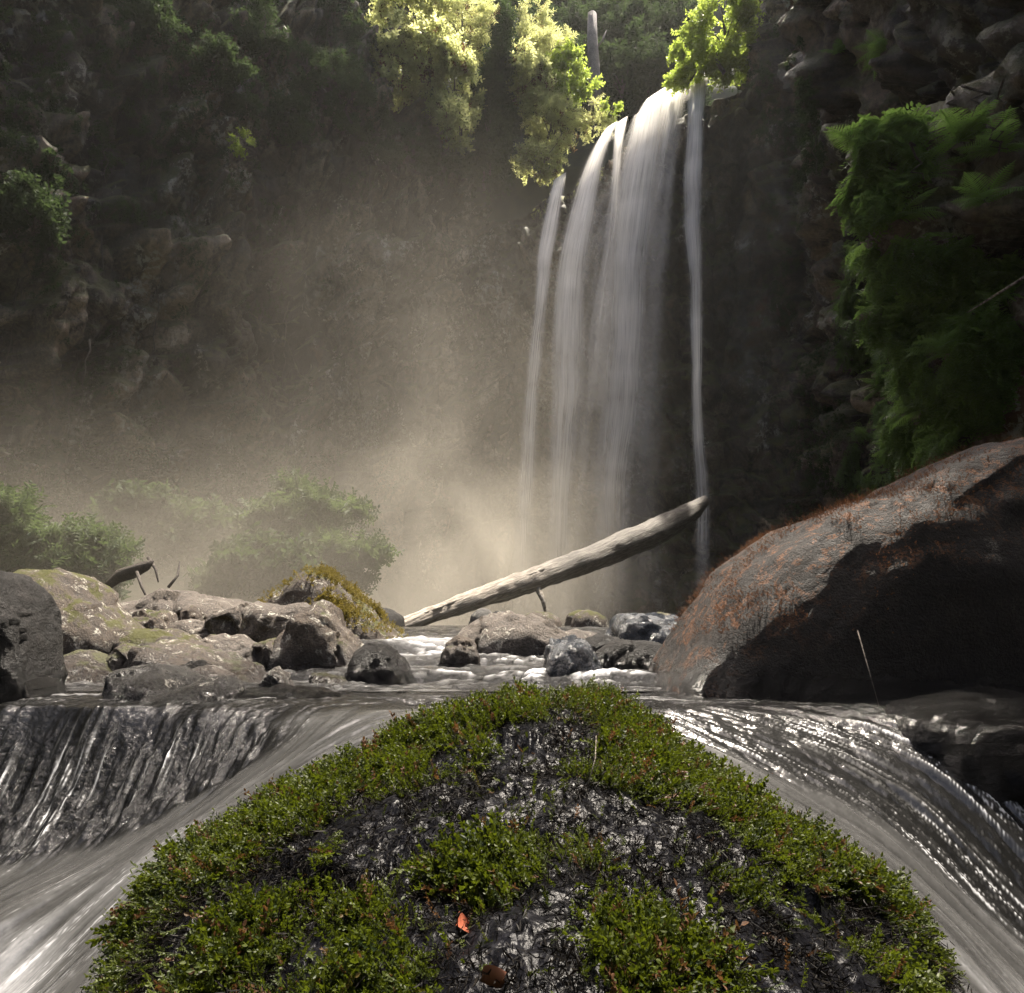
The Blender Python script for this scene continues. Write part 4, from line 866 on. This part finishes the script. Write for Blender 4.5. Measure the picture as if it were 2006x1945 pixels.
# driftwood on the bank
def driftwood():
    o = at(262, 1135, 8.6); root = link('driftwood', None, loc=tuple(o), label='broken brown stump with bare sticks lying on the bank behind the pale slab', cat='driftwood')
    L = lambda px, py, Y: tuple(at(px, py, Y)-o)
    link('stump', mesh_mixed('stump', [tube([L(205, 1152, 8.9), L(235, 1128, 8.7), L(262, 1118, 8.6), L(288, 1108, 8.5), L(300, 1098, 8.5)], [.05, .08, .085, .06, .015], 7, .25, 2)]), M['bark'], parent=root)
    for s in ([(268, 1120, 8.4), (278, 1150, 8.3), (292, 1180, 8.2)], [(290, 1092, 8.6), (305, 1115, 8.5), (310, 1140, 8.4)], [(330, 1150, 8.8), (348, 1128, 8.9), (352, 1100, 9.)]):
        link('stick', mesh_mixed('stick', [tube([L(*q) for q in s], [.022, .018, .008], 6, .1, 3)]), M['bark'], parent=root)
driftwood()

# ------------------------------------------------------------------ ferns on the right wall
def frond_mesh(seed, n=20, length=1.0):
    r = random.Random(seed); V, F = [], []
    pts = [Vector((0, t*length*.92, length*(.30*t-.55*t*t))) for t in np.linspace(0, 1, n+1)]
    for i in range(1, n+1):
        t = i/n; w_ = length*.30*math.sin(math.pi*min(1, t*.9+.13))**.8*(1-t*.25)+.008; tan = (pts[i]-pts[i-1]).normalized()
        for sg in (-1, 1):
            d = (Vector((sg, 0, 0))+tan*.45+Vector((0, 0, r.uniform(-.22, -.02)))).normalized(); base = pts[i]; wd = length/n*.42
            # pinna: small toothed leaflet, three segments
            for (a, b_) in ((0, .36), (.34, .7), (.68, 1.)):
                b0 = len(V); h = wd*(1-.75*a); h2 = wd*(1-.8*b_)*.55; dz = Vector((0, 0, -.10*w_*a)); dz2 = Vector((0, 0, -.16*w_*b_))
                V.extend([tuple(base+d*(w_*a)-tan*h+dz), tuple(base+d*(w_*b_)-tan*h2+dz2), tuple(base+d*(w_*b_)+tan*h2+dz2), tuple(base+d*(w_*a)+tan*h+dz+Vector((0, 0, .004)))]); F.append((b0, b0+1, b0+2, b0+3) if sg > 0 else (b0+3, b0+2, b0+1, b0))
    b0 = len(V); w0 = .008*length
    for i, p in enumerate(pts): V.extend([tuple(p+Vector((-w0, 0, .002))), tuple(p+Vector((w0, 0, .002)))])
    for i in range(n): F.append((b0+2*i, b0+2*i+1, b0+2*i+3, b0+2*i+2))
    me = bpy.data.meshes.new('frond'); me.from_pydata(V, [], F); me.update(); me.materials.append(M['leaf_fern']); return me
FR = [frond_mesh(s) for s in (1, 2, 3)]
FERN = [(1700, 300, .9, 'arching fern on a mossy knob at the top left of the fern bank'), (1880, 280, 1.15, 'largest high fern with fronds fanning left over the dark wall'), (1960, 300, .9, 'high fern at the right edge beside the largest high fern'), (1800, 360, .8, 'bright green fern with a pale tip below the largest high fern'),
        (1760, 430, .8, 'fern hanging on the left side below the bright tipped fern'), (1930, 400, .8, 'fern with ladder like drooping fronds near the right edge'), (1700, 500, .7, 'small fern at the upper left of the green drapery'), (1660, 560, .6, 'small fern at the left margin of the green drapery'),
        (1830, 560, .8, 'fern in the middle of the wall above the long twig'), (1900, 480, .7, 'grey green fern right of the rusty dead patch'), (1960, 560, .8, 'fern at the right edge touching the long twig'), (1780, 640, .8, 'broad fern at the centre of the green drapery'),
        (1680, 650, .6, 'narrow fern hanging at the left margin lower down'), (1860, 690, .8, 'fern below the long twig, with layered fronds'), (1950, 720, .9, 'pale grey fern at the right edge above the great boulder'), (1740, 760, .7, 'fern low in the green drapery on its left side'),
        (1900, 790, .8, 'dull fern hanging just above the crest of the great boulder'), (1820, 800, .8, 'bright fern low in the green drapery'), (1700, 860, .7, 'lowest left fern above the shoulder of the great boulder'), (1770, 880, .7, 'lowest bright fern behind the shoulder of the great boulder'), (1980, 640, .7, 'fern half out of the photo at the right edge'), (1640, 108, .55, 'lone bright fern high on the dark wall'), (1740, 90, .55, 'dim fern beside the lone high fern')]
for i, (px, py, sz, lab) in enumerate(FERN):
    p, n = hit(px, py, bvh_r)
    if p is None: continue
    sz *= max(.55, min(1.25, p.length/10))*.68
    root = link('fern', None, loc=tuple(p+n*.03), label=lab, cat='fern', group='ferns on the right wall')
    r = random.Random(i)
    nn = Vector((n.x, n.y, 0)).normalized(); side = nn.cross(Vector((0, 0, 1)))
    for j in range(9):
        a = r.uniform(-1.25, 1.25); d = (nn*math.cos(a)*.8+side*math.sin(a)*1.1+Vector((0, 0, r.uniform(-.25, .75)))).normalized()
        q = d.to_track_quat('Y', 'Z'); f = link('frond', FR[j % 3], None, root); f.rotation_euler = (q @ Quaternion((0, 1, 0), r.uniform(-.5, .5))).to_euler(); s = sz*r.uniform(.65, 1.1); f.scale = (s, s, s)

def wall_foliage(name, region, n, key, which, leaf, label, seed, thresh=0., nscale=.02, out=.12):
    """ground cover clinging to the rock inside a px polygon (blotchy)"""
    r = random.Random(seed); P, Q, S = [], [], []
    xs = [a for a, b in region]; ys = [b for a, b in region]; k = 0
    cand = np.array([(r.uniform(min(xs), max(xs)), r.uniform(min(ys), max(ys))) for _ in range(n*4)])
    nz = fbm(np.c_[cand*nscale, np.zeros(len(cand))], 3, seed)
    for (px, py), z_ in zip(cand, nz):
        if z_ < thresh: continue
        ins = False
        for a in range(len(region)):
            x1, y1 = region[a]; x2, y2 = region[(a+1) % len(region)]
            if (y1 > py) != (y2 > py) and px < (x2-x1)*(py-y1)/(y2-y1)+x1: ins = not ins
        if not ins: continue
        p, nn = hit(px, py, which)
        if p is None: continue
        d = nn*.7+Vector((r.gauss(0, .4), r.gauss(0, .3), -.55+r.gauss(0, .35)))
        P.append(tuple(p+nn*r.uniform(-.02, out))); Q.append(dirq(d, r, .9)); S.append(leaf*r.uniform(.6, 1.3)); k += 1
        if k >= n: break
    if P: scatter(name, P, Q, S, key, label=label, kind='stuff', cat='plants')
wall_foliage('foliage', [(1690, 250), (1790, 250), (1800, 330), (1740, 400), (1700, 560), (1640, 640), (1660, 500)], 2200, 'fern', bvh_r, .5, 'small leafy drapery hanging down the left part of the fern bank', 51, -.2)
wall_foliage('foliage', [(1650, 560), (1780, 470), (1990, 520), (1960, 800), (1840, 900), (1660, 1000), (1640, 930), (1700, 760), (1640, 700)], 7500, 'fern', bvh_r, .46, 'bright green leafy drapery above the great boulder', 52, -.35)
wall_foliage('foliage', [(1450, 100), (1560, 20), (1620, 300), (1580, 600), (1460, 760), (1420, 500), (1400, 250)], 2000, 'dark', bvh_r, .30, 'mossy streaks of small leaves right of the waterfall', 53, .12)
wall_foliage('foliage', [(1560, 700), (1650, 650), (1660, 1000), (1450, 1100), (1420, 850)], 1000, 'dark', bvh_r, .28, 'dark leafy scraps on the wall left of the fern bank', 54, .1)
wall_foliage('foliage', [(0, 880), (300, 860), (760, 880), (900, 960), (880, 1180), (0, 1180)], 2600, 'dark', bvh_l, .5, 'low creeping plants along the foot of the left cliff', 55, -.05)
wall_foliage('foliage', [(0, 0), (960, 0), (960, 330), (700, 420), (0, 420)], 2600, 'dark', bvh_l, .42, 'sparse dark creepers on the upper left cliff', 56, .12)
wall_foliage('foliage', [(0, 400), (980, 400), (980, 880), (0, 880)], 2200, 'dark', bvh_l, .30, 'scattered small plants on ledges of the left cliff', 57, .3)
wall_foliage('foliage', [(990, 380), (1060, 345), (1180, 280), (1180, 350), (1060, 420), (1000, 420)], 300, 'fine', bvh_f, .4, 'fringe of leaves just under the lip of the falls', 58, -.5)
# hanging vines and roots
def vines(regs, which, seed, label, mat, thick=.02, group=None):
    r = random.Random(seed)
    for (px, py, ln) in regs:
        p, n = hit(px, py, which)
        if p is None: continue
        L_ = ln*p.y/FPX; pts = []
        for t in np.linspace(0, 1, 9): pts.append((p.x+n.x*.25+r.gauss(0, .05), p.y+n.y*.35+r.gauss(0, .04), p.z-t*L_))
        o = pts[0]; pts = [tuple(np.array(q)-np.array(o)) for q in pts]
        link('vine', mesh_mixed('vine', [tube(pts, np.linspace(thick, thick*.4, 9), 5, .2, seed)]), mat, label=label, cat='vine', group=group, loc=o)
vines([(random.uniform(20, 950), random.uniform(200, 760), random.uniform(70, 240)) for _ in range(34)], bvh_l, 8, 'thin bare vine hanging down the left cliff', M['bark'], .022, 'bare vines hanging down the left cliff')
vines([(random.uniform(1480, 1960), random.uniform(20, 500), random.uniform(60, 160)) for _ in range(14)], bvh_r, 9, 'thin root hanging down the dark right wall', M['bark'], .012, 'roots hanging down the right wall')
def stick(name, a, b, r0, label, mat, sag=0., cat='branch'):
    p0, p1 = at(*a), at(*b); m = (p0+p1)/2-Vector((0, 0, sag))
    link(name, mesh_mixed(name, [tube([(0, 0, 0), tuple(m-p0), tuple(p1-p0)], [r0, r0*.8, r0*.35], 7, .1, 3)]), mat, label=label, cat=cat, loc=tuple(p0))
p, n = hit(445, 335, bvh_l); q_, _ = hit(385, 430, bvh_l)
stick('branch', (445, 335, p.y-.5), (380, 420, q_.y-.6), .09, 'dead branch leaning diagonally on the left cliff', M['bark'])
p, n = hit(2004, 540, bvh_r)
stick('twig', (2030, 528, p.y-1.0), (1895, 612, p.y-.2), .014, 'long pale twig slanting across the ferns at the right edge', M['log'], cat='twig')
stick('twig', (1680, 1235, 2.55), (1722, 1383, 2.42), .0025, 'thin pale twig leaning against the dark face of the great boulder', M['bark'], cat='twig')

# ------------------------------------------------------------------ the mossy foreground boulder
ROWS = [((-.80, 1.0, -.86), (.85, 1.0, -.86), (.05, .50, -.55)), ((-.715, 1.33, -.665), (.78, 1.30, -.665), (.03, .85, -.415)), ((-.73, 1.58, -.535), (.80, 1.52, -.59), (.04, 1.15, -.36)),
        ((-.56, 1.9, -.435), (.71, 1.70, -.53), (.06, 1.5, -.305)), ((-.24, 2.1, -.34), (.50, 2.0, -.405), (.10, 1.85, -.264)), ((-.03, 2.24, -.30), (.36, 2.18, -.32), (.16, 2.14, -.247)), ((.02, 2.36, -.34), (.30, 2.34, -.34), (.16, 2.34, -.285)), ((.10, 2.45, -.5), (.22, 2.45, -.5), (.16, 2.45, -.46))]
nu_, nv_ = 360, 420
Lc = catmull([r[0] for r in ROWS], nv_); Rc = catmull([r[1] for r in ROWS], nv_); Cc = catmull([r[2] for r in ROWS], nv_)
uu = np.linspace(-1.18, 1.18, nu_); tt = np.abs(uu)
def rock_surface():
    G_ = np.empty((nv_, nu_, 3))
    for side, E in ((-1, Lc), (1, Rc)):
        m = (uu < 0) if side < 0 else (uu >= 0); t = tt[m]
        G_[:, m, 0] = Cc[:, 0:1]+(E[:, 0:1]-Cc[:, 0:1])*t[None]
        G_[:, m, 1] = Cc[:, 1:2]+(E[:, 1:2]-Cc[:, 1:2])*t[None]**1.7
        G_[:, m, 2] = Cc[:, 2:3]+(E[:, 2:3]-Cc[:, 2:3])*t[None]**2.1-np.clip(t-1, 0, 1)[None]*.9
    p = G_.reshape(-1, 3)
    nn = fbm(p*3.2, 5, 91); _, e, c, tl = worley(p*4.2, 92)
    bumpz = nn*.022+((c-.5)*.018+tl*.03)
    fine = fbm(p*18, 3, 96)*.008+(.5-np.abs(vnoise(p*34, 93)))*.010+(.5-np.abs(vnoise(p*75, 94)))*.0055
    env = 1-.5*sstep(.85, 1., np.tile(tt, nv_))
    p[:, 2] += (bumpz+fine)*env
    p[:, 1] -= fbm(p*5, 3, 95)*.015
    return p
RP = rock_surface()
k = NT('wet_black_rock')
n1 = k.noise(9, detail=7, rough=.7); n2 = k.noise(60, detail=6, rough=.75, dist=.3); n3 = k.vor(150)
col = k.ramp(k.math('ADD', k.math('MULTIPLY', n1, .5), k.math('MULTIPLY', n2, .5)), [(.40, (.002, .002, .0025)), (.54, (.006, .006, .0075)), (.70, (.02, .02, .025))])
hh = k.math('ADD', k.math('MULTIPLY', n2, .7), k.math('MULTIPLY', n3, .5))
M['fg'] = k.done(k.pbsdf(Base_Color=col, Roughness=k.rng(n1, .3, .7, .2, .34), Normal=k.bump(hh, .4, .005), **{'Specular_IOR_Level': .10}))
fg_origin = np.array([.05, 1.5, -.7])
fg_me = mesh_np('boulder', RP-fg_origin, grid_faces(nu_, nv_))
fg = link('boulder', fg_me, M['fg'], label='black wet boulder thickly covered with green moss in the centre foreground', cat='boulder', loc=tuple(fg_origin))
def moss():
    g = RP.reshape(nv_, nu_, 3); du = np.gradient(g, axis=1); dv = np.gradient(g, axis=0); nn = np.cross(du, dv); nn /= np.linalg.norm(nn, axis=2)[:, :, None]+1e-9
    area = np.linalg.norm(np.cross(du, dv), axis=2)
    sm = np.stack([blur(nn[:, :, i], 25) for i in range(3)], 2); sm /= np.linalg.norm(sm, axis=2)[:, :, None]+1e-9
    P0 = RP.reshape(-1, 3); mk = fbm(P0*5.5, 4, 121).reshape(nv_, nu_)
    T = np.tile(np.abs(uu), (nv_, 1)); X, Yy = g[:, :, 0], g[:, :, 1]
    # thick on both flanks, bare wet stone down the middle and along the lower right
    cov = .60+1.15*mk
    cov -= 1.1*np.exp(-((X-.11)/.13)**2-((Yy-1.62)/.22)**2)
    cov -= .55*np.exp(-((X+.10)/.14)**2-((Yy-1.32)/.12)**2)
    cov -= .75*np.exp(-((X+.34)/.13)**2-((Yy-1.50)/.10)**2)
    cov -= 1.6*np.exp(-((X-.36)/.22)**2-((Yy-1.0)/.16)**2)
    cov -= .5*np.exp(-((X-.30)/.13)**2-((Yy-1.28)/.12)**2)
    cov -= .9*np.exp(-((X-.10)/.10)**2-((Yy-2.2)/.09)**2)
    cov -= 1.2*np.exp(-((X-.72)/.10)**2-((Yy-1.25)/.2)**2)
    cov += .55*np.exp(-((T-.62)/.28)**2)*sstep(1.2, 1.5, Yy)
    cov *= sstep(1.04, .96, T); cov = np.clip(cov, 0.07, 1)
    cov[Yy > 2.27] = 0
    w_ = (area*cov**1.6).ravel(); w_ /= w_.sum(); n = 50000
    idx = rng.choice(len(w_), n, p=w_); P = P0[idx]; Nn = sm.reshape(-1, 3)[idx]
    P = P+rng.normal(0, .0016, P.shape); Q = []; S = []
    cv = cov.ravel()[idx]; hgt = .006+(.010+.022*np.clip(fbm(P*11, 3, 152)+.2, 0, 1))*cv*rng.random(n)
    P = P+Nn*hgt[:, None]*.5
    dn = np.stack([Nn[:, 0]*1.0, Nn[:, 1]*1.0-.25, np.full(n, -.55)], 1)
    nz = np.stack([fbm(P*9, 2, 131), fbm(P*9, 2, 132), fbm(P*9, 2, 133)], 1)*.8
    D = Nn*.75+dn*.55+nz*.7+rng.normal(0, .28, (n, 3))
    for i in range(n):
        Q.append(dirq(Vector(D[i]))); 
    S = (.55+.8*rng.random(n)**1.5)*(.75+.5*cv)*(1+.35*np.clip(fbm(P*14, 2, 151), -1, 1))
    scatter('moss', P, Q, S, 'moss', parent=fg, kind='stuff', origin=fg_origin)
    w2 = (area*sstep(1.04, .96, T)*(.25+sstep(-.5, .4, fbm(P0*7, 3, 141).reshape(nv_, nu_)))*(Yy < 2.3)).ravel(); idx = rng.choice(len(w2), 16000, p=w2/w2.sum()); P = P0[idx]+rng.normal(0, .0016, (16000, 3)); Nn = sm.reshape(-1, 3)[idx]
    D = Nn*.25+np.stack([Nn[:, 0], Nn[:, 1]-.3, np.full(len(P), -.6)], 1)*.7+rng.normal(0, .5, P.shape)
    scatter('moss_stems', P+Nn*.003, [dirq(Vector(d)) for d in D], .5+rng.random(len(P))*1.0, 'dead', parent=fg, kind='stuff', origin=fg_origin)
moss()
def surf_pts(ob, pred, n, seed, lift=.004):
    r = np.random.default_rng(seed); me = ob.data; v = np.empty(len(me.vertices)*3, np.float32); me.vertices.foreach_get('co', v); v = v.reshape(-1, 3)
    nn = np.empty(len(me.vertices)*3, np.float32); me.vertices.foreach_get('normal', nn); nn = nn.reshape(-1, 3)
    wv = v+np.array(ob.location); wt = pred(wv, nn); wt = np.clip(wt, 0, None)
    if wt.sum() <= 0: return None
    i = r.choice(len(v), n, p=wt/wt.sum()); P = v[i]+r.normal(0, .012, (n, 3)); return P+nn[i]*lift, nn[i]
def fuzz(ob, pred, n, key, seed, scale, lift=.004):
    res = surf_pts(ob, pred, n, seed, lift)
    if res is None: return
    P, N_ = res; r = random.Random(seed)
    Q = [dirq(Vector((float(a), float(b), float(c)+.3))+Vector((r.gauss(0, .35), r.gauss(0, .35), r.gauss(0, .25))), r) for a, b, c in N_]
    scatter('moss', P, Q, np.array([scale*r.uniform(.6, 1.3) for _ in range(n)]), key, parent=ob, kind='stuff')
def pxof(p):
    d = p[:, 1]*ct+p[:, 2]*st; u_ = -p[:, 1]*st+p[:, 2]*ct
    return 1003+p[:, 0]/d*FPX, 972.5-u_/d*FPX
def p_big(p, n):
    x, y = p[:, 0], p[:, 1]; nz = fbm(p*3.1, 4, 7)
    a = np.exp(-((x-1.25)/.42)**2)*sstep(.0, .45, n[:, 2])*sstep(-.2, .2, nz)
    b = .9*np.exp(-((x-2.5)/.3)**2)*sstep(-.1, .3, n[:, 2])*sstep(-.05, .3, nz)
    return (a+b)*(p[:, 2] > -.05)
fuzz(big, p_big, 14000, 'rust', 71, .68, .001)
for o in [x for x in C.objects if x.name.startswith('boulder') and 'golden moss' in str(x.get('label', ''))]:
    fuzz(o, lambda p, n: sstep(0., .5, n[:, 2]+.5*n[:, 0])*sstep(o.location.x-.15, o.location.x+.1, p[:, 0])*sstep(.0, .1, p[:, 2])*sstep(-.3, .3, fbm(p*5, 3, 4))+.05*sstep(.3, .8, n[:, 2]), 3500, 'gold', 73, .9)
# small dead leaves and a stalk on the moss
def dead_leaf(px, py, Y, size, label, col, seed):
    k = NT('dead_leaf'); m = k.done(k.pbsdf(Base_Color=col, Roughness=.5))
    V, F = [], []; n = 7
    for i in range(n+1):
        t = i/n; w_ = .42*math.sin(math.pi*t)**.8*size+.0004; x = (t-.5)*size; z_ = .12*size*math.sin(t*3+seed)
        V += [(x, -w_, z_+.10*w_/size*size), (x, 0, z_-.1*size), (x, w_, z_+.16*size)]
    for i in range(n): b = i*3; F += [(b, b+3, b+4, b+1), (b+1, b+4, b+5, b+2)]
    me = bpy.data.meshes.new('dead_leaf'); me.from_pydata(V, [], F); me.update(); me.polygons.foreach_set('use_smooth', [True]*len(F))
    o = link('dead_leaf', me, m, label=label, cat='leaf', loc=tuple(at(px, py, Y))); o.rotation_euler = (.5+seed*.2, .2, seed)
fgb = BVHTree.FromPolygons([tuple(x) for x in RP], [tuple(x) for x in grid_faces(nu_, nv_)])
def fgY(px, py, lift=.02):
    p_, n_ = hit(px, py, fgb); return p_.y-lift
dead_leaf(905, 1812, fgY(905, 1812, .025), .032, 'small rust red dead leaf lying in the middle of the moss', (.30, .085, .045), 1)
dead_leaf(965, 1915, fgY(965, 1915, .025), .034, 'brown curled dead leaf near the bottom edge of the mossy boulder', (.22, .085, .045), 2.3)
s0 = at(1150, 1545, fgY(1150, 1545, .0)); s1 = at(1168, 1440, fgY(1150, 1545, .0)+.05)
link('grass_stalk', mesh_mixed('grass_stalk', [tube([(0, 0, 0), tuple((s1-s0)*.55+Vector((.006, 0, 0))), tuple(s1-s0)], [.0016, .0013, .0006], 5)]), M['log'], label='pale thin dry stalk rising from the top of the mossy boulder', cat='stalk', loc=tuple(s0))

# ------------------------------------------------------------------ air: thin even haze over the whole gorge, thicker drifting spray at the falls
def box(name, lo, hi, mat, **kw):
    x0, y0, z0 = lo; x1, y1, z1 = hi
    V = [(x0, y0, z0), (x1, y0, z0), (x1, y1, z0), (x0, y1, z0), (x0, y0, z1), (x1, y0, z1), (x1, y1, z1), (x0, y1, z1)]
    me = bpy.data.meshes.new(name); me.from_pydata(V, [], [(0, 3, 2, 1), (4, 5, 6, 7), (0, 1, 5, 4), (1, 2, 6, 5), (2, 3, 7, 6), (3, 0, 4, 7)]); me.update()
    return link(name, me, mat, kind='stuff', **kw)
k = NT('haze_air'); v_ = k.n('VolumePrincipled'); v_.inputs['Density'].default_value = .0004; v_.inputs['Color'].default_value = (.95, .95, .93, 1); v_.inputs['Anisotropy'].default_value = .3
k.t.links.new(v_.outputs[0], k.out.inputs['Volume'])
box('haze', (-62, -42, -3), (62, 72, 70), k.m)
def mist():
    k = NT('spray'); tc = k.n('TexCoord').outputs['Object']
    def blob(c, r):
        d = k.n('VectorMath', operation='SUBTRACT', ins={0: tc, 1: c}).outputs[0]; d = k.n('VectorMath', operation='DIVIDE', ins={0: d, 1: r}).outputs[0]
        l = k.n('VectorMath', operation='LENGTH', ins={0: d}).outputs['Value']; g = k.math('SUBTRACT', 1., l, clamp=True); return k.math('MULTIPLY', g, g)
    a = blob((-1.6, 18.5, -1.), (7.5, 6.2, 8.)); b = blob((-2.5, 17.5, 3), (9., 7.5, 12.)); c_ = blob((-7., 12., -.3), (11., 6.5, 5.5))
    s = k.math('ADD', k.math('MULTIPLY', a, .26), k.math('ADD', k.math('MULTIPLY', b, .036), k.math('MULTIPLY', c_, .09)))
    nz = k.rng(k.noise(.3, tc, detail=3, dist=.6), .32, .68, .25, 1.75)
    s = k.math('MULTIPLY', s, nz)
    v_ = k.n('VolumePrincipled'); k.set(v_.inputs['Density'], s); v_.inputs['Color'].default_value = (1., .94, .82, 1); v_.inputs['Anisotropy'].default_value = .35
    k.t.links.new(v_.outputs[0], k.out.inputs['Volume'])
    box('mist', (-13, 7.5, -1.2), (8.5, 24.4, 16.), k.m, label='warm sunlit spray drifting from the foot of the falls', cat='mist')
mist()
print('tris', sum(len(m.loops)-2*len(m.polygons) for m in bpy.data.meshes))

ORD = 'leftmost,second,third,fourth,fifth,sixth,seventh,eighth,ninth,tenth,eleventh,twelfth,thirteenth,fourteenth'.split(',')
bpy.context.view_layer.update()
for gname, what in ((LG, 'dark leafy shrub clinging to the upper left cliff'), ('shaded trees behind the sunlit rim bushes', 'shaded dark tree behind the sunlit rim bushes'), ('roots hanging down the right wall', 'thin root hanging down the dark right wall')):
    mem = [o for o in C.objects if o.get('group') == gname and o.parent is None]
    mem.sort(key=lambda o: (o.location.x/(o.location.y*ct+o.location.z*st)))
    for i, o in enumerate(mem):
        if i < len(ORD): o['label'] = what+', '+ORD[i]+(' of its row' if i == 0 else ' from the left')
